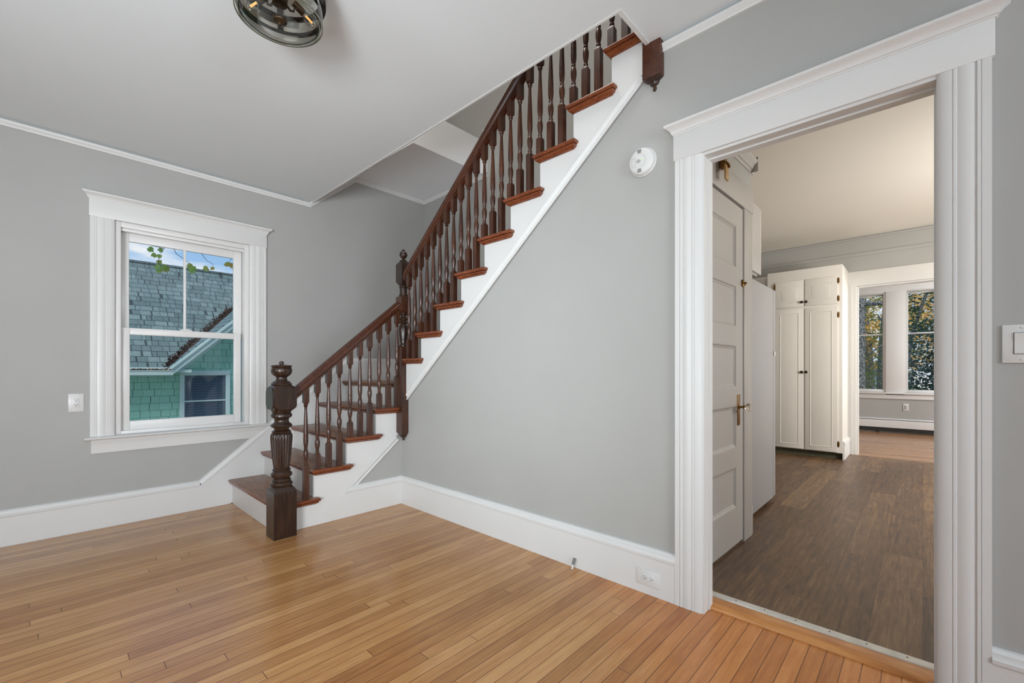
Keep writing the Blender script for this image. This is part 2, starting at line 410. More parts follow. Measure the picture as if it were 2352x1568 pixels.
# skirt on the stairwell far wall
bm = BM(); prism(bm, [(3.3, .9), (WY, .9), (WY, 1.275), (3.32, 1.275), (.9, 1.275+.815*2.42), (.9, .9+.815*2.42)], 'x', FX-.02, FX)
struct(finish(bm, 'trim_2', TRIM), 'white skirt board on the stairwell wall')
RP = [(0, 0), (.012, 0), (.016, .008), (.014, .014), (.024, .024), (.026, .036), (.018, .042), (0, .042)]
bm = BM()
sweep(bm, RP, (X0, WY, 2.734), (1.79, WY, 2.734), (0, -1, 0), (0, 0, 1))
d = Vector((2.25-1.785, 0, 3.128-2.734)).normalized(); nn = Vector((-d.z, 0, d.x))
sweep(bm, RP, (1.785, WY, 2.734), (2.255, WY, 3.126), (0, -1, 0), nn)
sweep(bm, RP, (2.24, WY, 3.126), (FX, WY, 3.126), (0, -1, 0), (0, 0, 1))
sweep(bm, RP, (FX, WY, 3.126), (FX, 3.27, 3.126), (-1, 0, 0), (0, 0, 1))
sweep(bm, [(0, 0), (.03, 0), (.03, .045), (0, .045)], (FX, 3.265, 3.169), (FX, 3.265, 3.62), (-1, 0, 0), (0, 1, 0))
struct(finish(bm, 'trim_3', TRIM), 'white picture rail along the window wall')
bm = BM(); sweep(bm, RP, (WX, .9488, 2.734), (WX, Y0, 2.734), (-1, 0, 0), (0, 0, 1))
sweep(bm, RP, (X0, Y0, 2.734), (WX, Y0, 2.734), (0, 1, 0), (0, 0, 1)); sweep(bm, RP, (X0, Y0, 2.734), (X0, WY, 2.734), (1, 0, 0), (0, 0, 1))
struct(finish(bm, 'trim_4', TRIM), 'white picture rail above the doorway')

# casing profile across width w (a) and depth (b)
def casing(w, d=.022):
    g = .0022
    return [(0, 0), (0, d), (w*.17, d), (w*.18, d-g), (w*.20, d-g), (w*.21, d+.002), (w*.26, d+.002), (w*.27, d-g), (w*.29, d-g), (w*.31, d-.001),
            (w*.45, d+.0015), (w*.60, d-.001), (w*.62, d-g), (w*.64, d-g), (w*.65, d), (w*.70, d), (w*.71, d-g), (w*.73, d-g), (w*.74, d-.001), (w*.93, d-.001), (w, d-.007), (w, 0)]
def crown(bm, lo, hi, base_, side, z, prof):
    """crown with returned ends; lo/hi along the wall, base_ wall coordinate, side: 'x-' or 'y-' outward"""
    L = []
    for dz, o in prof:
        if side == 'y-': L.append([(lo-o, base_+.01, z+dz), (lo-o, base_-.022-o, z+dz), (hi+o, base_-.022-o, z+dz), (hi+o, base_+.01, z+dz)])
        else: L.append([(base_+.01, lo-o, z+dz), (base_-.022-o, lo-o, z+dz), (base_-.022-o, hi+o, z+dz), (base_+.01, hi+o, z+dz)])
    stack(bm, L)
CR = [(0, 0), (0, .004), (.006, .005), (.008, .009), (.018, .011), (.030, .022), (.036, .032), (.038, .035), (.049, .035), (.050, .033)]
# ------------------------------------------------------------------ window_1
w1 = sempty('window_1', 'white double-hung window with cream-white casing beside the stairs')
cw = .133
bm = BM(); sweep(bm, casing(cw), (.231, WY, .665), (.231, WY, 2.256), (1, 0, 0), (0, -1, 0)); finish(bm, 'casing', TRIM, w1)
bm = BM(); sweep(bm, casing(cw), (1.386, WY, .665), (1.386, WY, 2.256), (-1, 0, 0), (0, -1, 0)); finish(bm, 'casing', TRIM, w1)
bm = BM(); box(bm, .226, 1.391, WY-.024, WY, 2.254, 2.376, .001); finish(bm, 'header', TRIM, w1)
bm = BM(); crown(bm, .226, 1.391, WY, 'y-', 2.374, CR); finish(bm, 'crown', TRIM, w1)
bm = BM()
sweep(bm, [(0, 0), (.035, 0), (.047, .003), (.055, .011), (.055, .015), (.047, .023), (.035, .026), (0, .026)], (.20, WY, .641), (1.42, WY, .641), (0, -1, 0), (0, 0, 1))
box(bm, .36, 1.26, WY-.01, WY+.03, .641, .667); finish(bm, 'sill', TRIM, w1)
bm = BM(); sweep(bm, [(0, 0), (.018, 0), (.020, .012), (.018, .05), (.021, .06), (.022, .07), (.03, .082), (.032, .1), (0, .1)], (.236, WY, .545), (1.381, WY, .545), (0, -1, 0), (0, 0, 1)); finish(bm, 'apron', TRIM, w1)
VIN = paint('white_vinyl', (224, 222, 219), .3, .005, 0)
def frame_y(bm, x0, x1, z0, z1, wl, wr, wb, wt, y0, y1, bev=.002):
    box(bm, x0, x0+wl, y0, y1, z0, z1, bev); box(bm, x1-wr, x1, y0, y1, z0, z1, bev)
    box(bm, x0+wl, x1-wr, y0, y1, z0, z0+wb, bev); box(bm, x0+wl, x1-wr, y0, y1, z1-wt, z1, bev)
bm = BM(); frame_y(bm, .365, 1.254, .655, 2.256, .035, .035, .036, .040, WY+.004, WY+.13)
box(bm, .40, 1.219, WY+.03, WY+.06, 2.195, 2.216, .002); finish(bm, 'frame', VIN, w1)
bm = BM(); frame_y(bm, .402, 1.200, .690, 1.468, .052, .052, .066, .05, WY+.045, WY+.075, .003)
frame_y(bm, .447, 1.155, .75, 1.425, .008, .008, .008, .008, WY+.052, WY+.07, .001)
s1 = finish(bm, 'sash', VIN, w1)
bm = BM(); box(bm, .45, 1.15, WY+.058, WY+.062, .752, 1.422); finish(bm, 'pane', PANE, s1)
bm = BM(); frame_y(bm, .402, 1.216, 1.43, 2.215, .052, .062, .04, .080, WY+.082, WY+.11, .003)
s2 = finish(bm, 'sash', VIN, w1)
bm = BM(); box(bm, .45, 1.16, WY+.094, WY+.098, 1.46, 2.14); finish(bm, 'pane', PANE, s2)
bm = BM(); box(bm, .795, .812, WY+.085, WY+.105, 1.46, 2.14, .002); finish(bm, 'muntin', VIN, s2)
bm = BM(); box(bm, .765, .845, WY+.042, WY+.066, 1.468, 1.476, .002); box(bm, .785, .83, WY+.045, WY+.075, 1.474, 1.484, .003); finish(bm, 'sash_lock', VIN, s1)

# ------------------------------------------------------------------ doorway casing (door_2: cased opening)
d2 = sempty('door_2', 'wide white cased doorway opening to the kitchen')
bm = BM(); sweep(bm, casing(.127), (WX, .884, 0), (WX, .884, 2.166), (0, -1, 0), (-1, 0, 0)); finish(bm, 'casing', TRIM, d2)
bm = BM(); sweep(bm, casing(.127), (WX, -.164, 0), (WX, -.164, 2.166), (0, 1, 0), (-1, 0, 0)); finish(bm, 'casing', TRIM, d2)
bm = BM(); box(bm, WX-.024, WX, -.171, .891, 2.163, 2.288, .001); finish(bm, 'header', TRIM, d2)
bm = BM(); crown(bm, -.171, .891, WX, 'x-', 2.286, CR); finish(bm, 'crown', TRIM, d2)
bm = BM()
JT = OZ-.004
box(bm, WX-.012, KX+.004, OY1-.008, OY1+.012, 0, JT); box(bm, WX-.012, KX+.004, OY0-.014, OY0+.001, 0, JT); box(bm, WX-.012, KX+.004, OY0-.012, OY1+.012, JT, OZ+.012)
box(bm, WX+.042, KX-.012, OY1-.014, OY1-.008, 0, JT-.007); box(bm, WX+.042, KX-.012, OY0+.001, OY0+.006, 0, JT-.007); box(bm, WX+.042, KX-.012, OY0+.001, OY1-.008, JT-.007, JT)
finish(bm, 'jamb', TRIM, d2)
bm = BM(); sweep(bm, [(0, 0), (.115, 0), (.115, .008), (.105, .013), (.012, .014), (.002, .009), (0, .004)], (WX+.055, OY0-.09, 0), (WX+.055, OY1+.10, 0), (1, 0, 0), (0, 0, 1))
struct(finish(bm, 'trim_5', THR), 'worn orange wood threshold board in the doorway')
bm = BM(); sweep(bm, [(0, 0), (.05, 0), (.047, .006), (.04, .0075), (.01, .0075), (.003, .006)], (WX+.17, OY0-.08, 0.006), (WX+.17, OY1+.09, 0.006), (1, 0, 0), (0, 0, 1))
for i in range(6):
    lathe(bm, WX+.195, OY0+.08+i*.125, [(.013, .0035), (.0145, .003)], 8, mi=1)
struct(finish(bm, 'trim_6', [ALU, SLOT]), 'ribbed metal transition strip with screws')

# ------------------------------------------------------------------ staircase
st = thing('staircase', 'L-shaped staircase with dark turned balusters, white risers and brown treads', 'staircase', (1.1, 3.3, 0))
st_loc = Vector((1.1, 3.3, 0))
def sp(o, par=None):
    """parent a part built in world coordinates to the staircase"""
    par = par or st
    o.parent = par; o.matrix_parent_inverse = Matrix.Translation(-st_loc) if par is st else Matrix.Identity(4)
    return o
RY = 3.235                                # outer edge of the lower treads
LN = [1.087+.2525*i for i in range(5)]    # nosing x of treads 1..5
LT = [RISE*(i+1) for i in range(5)]
NP = [(0, .010), (-.004, .003), (-.011, 0), (-.018, .0015), (-.023, .006), (-.025, .018), (-.0275, .019), (-.0280, .011), (-.034, .012), (-.040, .018), (-.046, .027), (-.048, .031)]
for i in range(4):
    ne = LN[i+1]+.062 if i < 3 else 2.064
    rz = LN[i+1]+.030
    L = []
    for dz, o in NP:
        z = LT[i]+dz
        L.append([(LN[i]+o, WY-.02, z), (LN[i]+o, RY+o, z), (ne-(o if i < 3 else 0), RY+o, z), (ne-(o if i < 3 else 0), 3.30, z), (rz, 3.30, z), (rz, WY-.02, z)])
    bm = BM(); stack(bm, L[::-1])
    bm.faces.ensure_lookup_table()
    for f in bm.faces:
        c = f.calc_center_median()
        if abs(f.normal.z) < .9 and c.y < 3.31: f.material_index = 1
        elif c.z < LT[i]-.004 and c.x < LN[i]+.04: f.material_index = 1
    sp(finish(bm, 'tread', [TREADW, NOSEW]))
for i in range(5):
    x = LN[i]+.030; z0 = LT[i-1] if i else 0
    sp(bx('riser', TRIM, (x+.001, x+.02, 3.286, WY-.02, z0-(.02 if i else 0), LT[i]-.02)))
# landing
LZ = LT[4]
bm = BM(); L = []
for dz, o in NP: L.append([(LN[4]+o, 3.30, LZ+dz), (LN[4]+o, WY-.02, LZ+dz), (FX-.02, WY-.02, LZ+dz), (FX-.02, 3.30, LZ+dz)])
stack(bm, L[::-1]); sp(finish(bm, 'landing', TREADW))
# upper flight
UN = [3.27-.2508*k for k in range(10)]   # nosing y of treads 6..
UT = [1.246+.2045*k for k in range(10)]
UX = 2.066
for k in range(9):
    ne = UN[k+1]-.066; rz = UN[k+1]-.03
    if k == 8: ne = 1.05
    L = []
    y0_ = UN[k] if k else 3.262
    for dz, o in NP:
        z = UT[k]+dz
        ysh = y0_-o
        L.append([(FX-.02, ysh, z), (UX+o, ysh, z), (UX+o, ne+(o if k < 8 else 0), z), (2.12, ne+(o if k < 8 else 0), z), (2.12, rz, z), (FX-.02, rz, z)])
    bm = BM(); stack(bm, L[::-1]); sp(finish(bm, 'tread', NOSEW))
for k in range(9):
    y = UN[k]-.03; z0 = (UT[k-1] if k else LZ)
    sp(bx('riser', TRIM, (2.112, FX-.02, y-.02, y-.0015, z0-.02, UT[k]-.02)))
# stringers
SXF = 2.108
bm = BM(); poly = []
yb0 = 3.245
poly.append((yb0, SB(yb0)+.02)); poly.append((yb0, UT[0]-.03))
for k in range(9):
    yn = UN[k+1]-.032
    poly.append((yn, UT[k]-.03) if k < 8 else (1.045, UT[k]-.03))
    if k < 8: poly.append((yn, UT[k+1]-.03))
poly.append((1.045, SB(1.045)+.02))
prism(bm, poly, 'x', SXF, SXF+.03); sp(finish(bm, 'stringer', TRIM, smooth=False))
bm = BM(); d = Vector((0, -1, .81)).normalized(); nn = Vector((0, .81, 1)).normalized()
TP = [(0, 0), (.010, 0), (.012, .006), (.007, .014), (.009, .022), (.016, .03), (.017, .038), (.008, .044), (0, .046)]
sweep(bm, TP, (SXF+.012, 3.262, SB(3.262)-.012), (SXF+.012, 1.045, SB(1.045)-.012), (-1, 0, 0), nn)
sp(finish(bm, 'stringer_trim', TRIM))
SYF = 3.284
bm = BM()
poly = [(1.205, 0), (1.366, 0), (2.09, LB(2.09)), (2.09, LT[3]-.03)]
for i in (3, 2, 1):
    xr = LN[i]+.030
    poly += [(xr, LT[i]-.03), (xr, LT[i-1]-.03)]
poly += [(1.205, LT[0]-.03)]
prism(bm, poly, 'y', SYF, SYF+.03); sp(finish(bm, 'stringer', TRIM, smooth=False))
bm = BM(); d = Vector((1, 0, .836)).normalized(); nn = Vector((-.836, 0, 1)).normalized()
q0 = 1.366+.236/.836
sweep(bm, TP, (q0-.01, SYF+.012, LB(q0-.01)-.058), (2.09, SYF+.012, LB(2.09)-.058), (0, -1, 0), nn)
sp(finish(bm, 'stringer_trim', TRIM))

# turned balusters
TURN = [(0, .0182, 1), (.006, .0178, .9), (.016, .0145, .2), (.019, .0115, 0), (.022, .0138), (.027, .0150), (.031, .0130), (.033, .0105), (.036, .0122), (.039, .0100), (.045, .0088), (.07, .0095),
        (.12, .0118), (.18, .0142), (.235, .0163), (.250, .0166), (.252, .0148), (.254, .0166), (.262, .0168), (.264, .0150), (.266, .0168), (.29, .0172), (.315, .0162), (.335, .0130), (.345, .0108), (.348, .0128), (.354, .0135),
        (.358, .0115), (.361, .0105), (.366, .0135), (.385, .0172), (.40, .0176), (.42, .0160), (.44, .0122), (.452, .0100), (.455, .0128), (.461, .0138), (.466, .0120), (.468, .0108), (.474, .0145, .2), (.484, .0178, .9), (.490, .0182, 1)]
def baluster(x, y, zf, zb, zt):
    """zf foot, zb where the upper block ends, zt top"""
    bm = BM(); hs = .0182
    pr = [(zt, hs, 1)] + [(zb-q[0]*.957, q[1], q[2] if len(q) > 2 else 0) for q in TURN] + [(zf, hs, 1)]
    lathe(bm, x, y, pr[::-1], 16)
    sp(finish(bm, 'baluster', BALW, angle=40))
YB = 3.266; XB = 2.103
RL = lambda x: .945+.842*(x-1.233)       # rail underside, lower flight
for i in range(4):
    xs = ([1.303] if i == 0 else [LN[i]+.047+.0835*j for j in range(3)])
    for x in xs: baluster(x, YB, LT[i], RL(x)-.088, RL(x)+.03)
RU = lambda y: 1.932+.829*(3.166-y)      # rail underside, upper flight
for k in range(9):
    for j in range(3):
        y = UN[k]-.036-.0836*j
        if k == 0 and j == 0: continue
        if y < 1.10: continue
        baluster(XB, y, UT[k], RU(y)-.088, RU(y)+.03)
# handrails
RPF = [(-.020, 0), (.020, 0), (.022, .012), (.031, .020), (.032, .034), (.029, .042), (.024, .047), (.026, .052), (.022, .062), (.010, .068), (-.010, .068), (-.022, .062), (-.026, .052), (-.024, .047), (-.029, .042), (-.032, .034), (-.031, .020), (-.022, .012)]
bm = BM(); nn = Vector((-.842, 0, 1)).normalized()
sweep(bm, RPF, (1.17, YB, RL(1.17)), (2.10, YB, RL(2.10)), (0, 1, 0), nn*1.0); sp(finish(bm, 'handrail', RAILW, angle=30))
bm = BM(); nn = Vector((0, .829, 1)).normalized()
sweep(bm, RPF, (XB, 3.235, RU(3.235)), (XB, 1.0, RU(1.0)), (1, 0, 0), nn)
sweep(bm, [(-.012, -.014), (.012, -.014), (.012, .004), (-.012, .004)], (XB, 3.20, RU(3.20)), (XB, 1.0, RU(1.0)), (1, 0, 0), nn)
sp(finish(bm, 'handrail', RAILW, angle=30))
# lower newel post
NX, NY = 1.131, 3.245
nw = sp(finish(lathe(BM(), NX, NY, [(0, .0735, 1), (.30, .0735, 1), (.315, .0730, .97), (.332, .0700, .75), (.345, .0640, .3), (.350, .060, 0)], 32), 'newel_post', NEWELW, angle=40))
def np_(name, prof, seg=32, mat=NEWELW, par=None, ang=40):
    o = finish(lathe(BM(), NX, NY, prof, seg), name, mat, angle=ang); o.parent = par or nw; return o
np_('turned_shaft', [(.345, .050), (.350, .066), (.362, .070), (.372, .066), (.378, .056), (.388, .060), (.395, .056), (.402, .048), (.410, .060), (.418, .066), (.430, .068), (.440, .062), (.446, .054), (.450, .052), (.460, .060), (.465, .054), (.470, .048)])
# fluted vase
bm = BM(); rings = []
for z, r in ((.466, .046), (.472, .050), (.50, .0535), (.56, .0605), (.62, .066), (.665, .069), (.69, .069), (.705, .066), (.714, .058)):
    ring = []
    fl = .0055 if .468 < z < .70 else .001
    for i in range(160):
        a = 2*PI*i/160
        rr = r - fl*max(0, math.cos(a*20)+.3)**.7
        ring.append((NX+rr*math.cos(a), NY+rr*math.sin(a), z))
    rings.append(ring)
stack(bm, rings); o = finish(bm, 'fluted_vase', NEWELW, angle=50); o.parent = nw
np_('neck_rings', [(.710, .050), (.716, .060), (.724, .062), (.730, .052), (.738, .046), (.748, .050), (.752, .062), (.762, .068), (.772, .064), (.780, .052), (.792, .045), (.806, .046), (.815, .052), (.822, .064), (.835, .067), (.845, .062), (.852, .056), (.858, .062), (.866, .064), (.874, .06)])
np_('square_block', [(.862, .056, .0), (.872, .066, .55), (.892, .0735, .93), (.905, .0745, 1), (1.0, .0745, 1), (1.018, .0735, .93), (1.036, .067, .55), (1.045, .060, 0)])
np_('finial', [(1.040, .05), (1.044, .064), (1.052, .066), (1.058, .058), (1.068, .052), (1.072, .040), (1.082, .034), (1.094, .034), (1.102, .042), (1.110, .054), (1.125, .064), (1.142, .067), (1.156, .065), (1.164, .058), (1.166, .064), (1.172, .067), (1.178, .064), (1.181, .045), (1.184, .02), (1.187, .012), (1.190, .012), (1.194, .0155), (1.200, .0150), (1.206, .009), (1.207, .002)])
# applied round-cornered face panels on the block
def rpanel(bm, cx, cz, w, h, r, plane, c, out, t=.004):
    pts = []
    for sx_, sz_, a0 in ((1, 1, 0), (-1, 1, 90), (-1, -1, 180), (1, -1, 270)):
        for a in range(0, 91, 15):
            aa = math.radians(a0+a); pts.append((cx+sx_*(w/2-r)+r*math.cos(aa), cz+sz_*(h/2-r)+r*math.sin(aa)))
    if plane == 'x': prism(bm, pts, 'x', min(c, c+out*t), max(c, c+out*t))
    else: prism(bm, pts, 'y', min(c, c+out*t), max(c, c+out*t))
bm = BM(); rpanel(bm, NX, .952, .136, .150, .042, 'y', NY-.0745, -1); rpanel(bm, NY, .952, .136, .150, .042, 'x', NX-.0745, -1)
o = finish(bm, 'face_panel', NEWELW); o.parent = nw
# corner newel post
MX, MY = 2.110, 3.247
c2 = sp(finish(lathe(BM(), MX, MY, [(.60, .036, .3), (.612, .044, .8), (.625, .046, 1), (1.335, .046, 1), (1.342, .043, .8), (1.348, .035, .2)], 32), 'newel_post', BALW, angle=40))
def n2(name, prof, mat=NEWELW): o = finish(lathe(BM(), MX, MY, prof, 32), name, mat, angle=40); o.parent = c2; return o
n2('drop_finial', [(.545, .002), (.549, .009), (.556, .012), (.562, .009), (.568, .010), (.574, .020), (.582, .024), (.590, .032), (.602, .036)], NEWELW)
n2('turned_vase', [(1.345, .028), (1.350, .036), (1.358, .037), (1.364, .028), (1.372, .024), (1.40, .030), (1.45, .036), (1.50, .038), (1.525, .034), (1.532, .026), (1.540, .024), (1.545, .032), (1.552, .036), (1.558, .030), (1.565, .024), (1.575, .034), (1.584, .037), (1.592, .030), (1.600, .024), (1.612, .024), (1.620, .034), (1.630, .036), (1.640, .030)])
n2('middle_block', [(1.638, .030, .2), (1.646, .042, .9), (1.652, .0455, 1), (1.765, .0455, 1), (1.772, .042, .9), (1.780, .034, .2)], BALW)
n2('column', [(1.776, .028), (1.782, .037), (1.792, .037), (1.796, .032), (1.845, .032), (1.850, .037), (1.862, .037), (1.868, .032)])
n2('upper_block', [(1.866, .030, .2), (1.880, .038, .7), (1.898, .0455, 1), (2.045, .0455, 1), (2.060, .040, .8), (2.072, .032, .2)])
n2('finial', [(2.070, .028), (2.076, .034), (2.082, .030), (2.088, .016), (2.096, .012), (2.102, .016), (2.110, .026), (2.122, .033), (2.132, .034), (2.142, .032), (2.144, .029), (2.149, .030), (2.158, .022), (2.163, .011), (2.167, .010), (2.171, .012), (2.176, .010), (2.179, .003)])
# top newel with its drop below the ceiling
c3 = sp(bx('newel_post', RAILW, (2.085, WX+.03, .949, 1.044, 2.618, 3.9), bev=.003))
bm = BM(); lathe(bm, 2.132, .9965, [(2.560, .002), (2.564, .008), (2.574, .011), (2.582, .009), (2.588, .010), (2.592, .020), (2.602, .026), (2.606, .024), (2.612, .036), (2.616, .043, .3), (2.625, .0455, 1)], 32)
o = finish(bm, 'drop_finial', NEWELW); o.parent = c3

# ------------------------------------------------------------------ outlets, switch, detector, stopper
def slots(bm, cx, cz, P, rot=False):
    """three holes of one socket; P maps (u, v, depth) to world"""
    for du, dv, w, h in ((-.0065, .004, .002, .007), (.0065, .004, .002, .008), (0, -.006, .005, .0045)):
        if rot: du, dv, w, h = dv, du, h, w
        a = [P(cx+du-w/2, cz+dv-h/2), P(cx+du+w/2, cz+dv-h/2), P(cx+du+w/2, cz+dv+h/2), P(cx+du-w/2, cz+dv+h/2)]
        stack(bm, [[Vector(q[0]) for q in a], [Vector(q[1]) for q in a]], 0)
# outlet left of the window
t = thing('wall_outlet', 'white duplex outlet on the grey wall left of the stair window', 'outlet', (.162, WY, .915))
def rel(o, par, loc): o.parent = par; o.matrix_parent_inverse = Matrix.Translation(-Vector(loc)); return o
bm = BM(); box(bm, .122, .201, WY-.006, WY, .852, .979, .002); rel(finish(bm, 'cover_plate', PLASTIC), t, t.location)
bm = BM(); box(bm, .1445, .1785, WY-.009, WY-.004, .882, .949, .001); so = rel(finish(bm, 'socket', PLASTIC), t, t.location)
bm = BM()
for cz in (.932, .899): slots(bm, .1615, cz, lambda a, b: ((a, WY-.0095, b), (a, WY-.0085, b)))
o = finish(bm, 'socket_holes', SLOT, smooth=False); o.parent = so
# outlet in the right baseboard
BX = WX-.02
t = thing('wall_outlet', 'white sideways outlet set in the baseboard left of the kitchen doorway', 'outlet', (BX, 1.02, .085))
bm = BM(); box(bm, BX-.006, BX, .957, 1.083, .046, .125, .002); rel(finish(bm, 'cover_plate', PLASTIC), t, t.location)
bm = BM(); box(bm, BX-.009, BX-.004, .987, 1.053, .069, .102, .001); so = rel(finish(bm, 'socket', PLASTIC), t, t.location)
bm = BM()
for cy in (1.037, 1.003): slots(bm, cy, .0855, lambda a, b: ((BX-.0095, a, b), (BX-.0085, a, b)), True)
o = finish(bm, 'socket_holes', SLOT, smooth=False); o.parent = so
# light switch
t = thing('light_switch', 'white rocker switch plate on the wall right of the doorway', 'switch', (WX, -.22, 1.226))
bm = BM(); box(bm, WX-.007, WX, -.272, -.187, 1.165, 1.288, .003); rel(finish(bm, 'cover_plate', PLASTIC), t, t.location)
bm = BM()
for z in (1.278, 1.176): rel(finish(lathe(BM(), -.2295, z, [(WX-.0085, .003), (WX-.006, .0035)], 10, axis='x'), 'screw', PLASTIC), t, t.location)
bm = BM(); box(bm, WX-.0078, WX-.0065, -.2475, -.2115, 1.1935, 1.2625); rel(finish(bm, 'switch_gap', SLOT), t, t.location)
bm = BM(); prism(bm, [(WX-.007, 1.195), (WX-.010, 1.195), (WX-.0085, 1.228), (WX-.012, 1.261), (WX-.007, 1.261)], 'y', -.246, -.213); rel(finish(bm, 'rocker', PLASTIC), t, t.location)
# smoke detector
DY, DZ = 1.058, 2.218
t = thing('smoke_detector', 'round white smoke alarm with a green light on the grey wall', 'smoke detector', (WX, DY, DZ))
LZ_ = t.location
bm = BM(); lathe(bm, DY, DZ, [(WX, .072), (WX-.008, .073), (WX-.010, .071)], 56, axis='x'); rel(finish(bm, 'mounting_base', PLASTIC), t, LZ_)
bm = BM(); lathe(bm, DY, DZ, [(WX-.009, .066), (WX-.010, .069), (WX-.024, .068), (WX-.031, .064), (WX-.035, .057), (WX-.0355, .02)], 56, axis='x'); rel(finish(bm, 'housing', PLASTIC), t, LZ_)
for s_ in (1, -1):
    for j in range(3):
        bm = BM(); r = .041+.0065*j
        for a in range(5):
            a0, a1 = math.radians(90*s_+(-12+a*4.8)), math.radians(90*s_+(-12+a*4.8+4.8))
            stack(bm, [[(x, DY+.006+q*math.cos(w), DZ+q*math.sin(w)) for q, w in ((r, a0), (r+.0025, a0), (r+.0025, a1), (r, a1))] for x in (WX-.0368, WX-.034)])
        rel(finish(bm, 'sound_slot', SLOT, smooth=False), t, LZ_)
GRV = plain('faint_groove', (168, 167, 164), .6)
bm = BM()
def ring_arc(r0, r1, a0, a1, cy, cz, n_=24, x=WX-.0362):
    for i in range(n_):
        b0, b1 = math.radians(a0+(a1-a0)*i/n_), math.radians(a0+(a1-a0)*(i+1)/n_)
        stack(bm, [[(xx, cy+q*math.cos(w), cz+q*math.sin(w)) for q, w in ((r0, b0), (r1, b0), (r1, b1), (r0, b1))] for xx in (x, x+.002)])
ring_arc(.032, .0328, 100, 260, DY+.004, DZ); rel(finish(bm, 'groove', GRV, smooth=False), t, LZ_); bm = BM()
for (a, b, c, d_) in ((.028, .0288, -.022, .022), (.046, .0468, -.022, .022)): box(bm, WX-.0362, WX-.034, DY+a, DY+b, DZ+c, DZ+d_)
for c in (-.022, .0212): box(bm, WX-.0362, WX-.034, DY+.028, DY+.0468, DZ+c, DZ+c+.0008)
rel(finish(bm, 'battery_door', GRV, smooth=False), t, LZ_)
bm = BM(); L = []
for x, k in ((WX-.035, 1.0), (WX-.038, 1.0), (WX-.0385, .9)):
    L.append([(x, DY+.010+k*.0115*math.cos(2*PI*i/24), DZ+k*.0085*math.sin(2*PI*i/24)) for i in range(24)])
stack(bm, L); rel(finish(bm, 'test_button', GRV), t, LZ_)
bm = BM(); lathe(bm, DY-.006, DZ+.004, [(WX-.035, .0025), (WX-.038, .002)], 10, axis='x'); rel(finish(bm, 'indicator_light', LED), t, LZ_)
bm = BM(); box(bm, WX-.0330, WX-.030, DY-.0505, DY-.0475, DZ-.006, DZ+.012); box(bm, WX-.0335, WX-.030, DY-.050, DY-.046, DZ+.015, DZ+.019)
rel(finish(bm, 'printed_mark', GRV, smooth=False), t, LZ_)
# door stop
t = thing('door_stop', 'tiny white door stop with grey tip on the floor at the baseboard', 'door stop', (2.07, 1.475, 0))
bm = BM(); tube(bm, [(2.083, 1.475, 0), (2.088, 1.472, .028)], .0055, 12); rel(finish(bm, 'stem', PLASTIC), t, t.location)
bm = BM(); tube(bm, [(2.088, 1.472, .026), (2.095, 1.468, .058)], .0085, 14); rel(finish(bm, 'rubber_tip', GREYRUB), t, t.location)

# ------------------------------------------------------------------ ceiling light
CX, CY = .675, 1.955
t = thing('ceiling_light', 'round flush-mount ceiling light with clear glass bowl and dark bronze band', 'ceiling light', (CX, CY, CZ))
tl = t.location
bm = BM(); lathe(bm, CX, CY, [(CZ, .15), (CZ-.006, .15), (CZ-.010, .145), (CZ-.010, .02)], 48)
rel(finish(bm, 'canopy', ALU), t, tl)
def ringm(bm, r0, r1, z0, z1, seg=64):
    rs = []
    for r, z in ((r0, z0), (r1, z0), (r1, z1), (r0, z1)):
        rs.append([bm.verts.new((CX+r*math.cos(2*PI*i/seg), CY+r*math.sin(2*PI*i/seg), z)) for i in range(seg)])
    for a in range(4):
        A_, B_ = rs[a], rs[(a+1) % 4]
        for i in range(seg): bm.faces.new((A_[i], A_[(i+1) % seg], B_[(i+1) % seg], B_[i]))
bm = BM(); ringm(bm, .165, .177, 2.700, 2.732); ringm(bm, .150, .168, 2.728, 2.733)
band = rel(finish(bm, 'metal_band', IRON), t, tl)
bm = BM(); ringm(bm, .158, .1625, 2.655, 2.668); rel(finish(bm, 'inner_ring', IRON), t, tl)
for a in (-50, 70, 190):
    aa = math.radians(a); bm = BM()
    ux, uy = math.cos(aa), math.sin(aa)
    def Q(r, s_, z): return (CX+ux*r-uy*s_, CY+uy*r+ux*s_, z)
    pr = [(.176, 2.79), (.176, 2.70), (.172, 2.665), (.178, 2.665), (.186, 2.70), (.186, 2.79)]
    stack(bm, [[Q(r, s_, z) for r, z in pr] for s_ in (-.012, .012)])
    rel(finish(bm, 'strap', IRON), t, tl)
bm = BM(); seg = 64
gp = [(.163, 2.735), (.164, 2.66), (.164, 2.635), (.160, 2.617), (.148, 2.604), (.125, 2.599), (.06, 2.597), (.0, 2.597)]
rings = []
for r, z in gp[:-1]: rings.append([bm.verts.new((CX+r*math.cos(2*PI*i/seg), CY+r*math.sin(2*PI*i/seg), z)) for i in range(seg)])
for A_, B_ in zip(rings, rings[1:]):
    for i in range(seg): bm.faces.new((A_[i], A_[(i+1) % seg], B_[(i+1) % seg], B_[i]))
bm.faces.new(rings[-1])
g = rel(finish(bm, 'glass_shade', LAMPG, angle=60), t, tl)
bm = BM(); ringm(bm, .1605, .1650, 2.606, 2.612); ringm(bm, .150, .1535, 2.601, 2.604)
rel(finish(bm, 'shade_rim', plain('olive_glass_edge', (112, 112, 98), .1)), t, tl)
bm = BM(); lathe(bm, CX, CY, [(2.79, .02), (2.725, .02), (2.722, .030), (2.690, .030), (2.665, .028), (2.662, .012), (2.612, .010), (2.610, .022), (2.602, .030), (2.592, .026), (2.584, .010), (2.578, .006)], 28)
rel(finish(bm, 'center_stem', DKBRASS), t, tl)
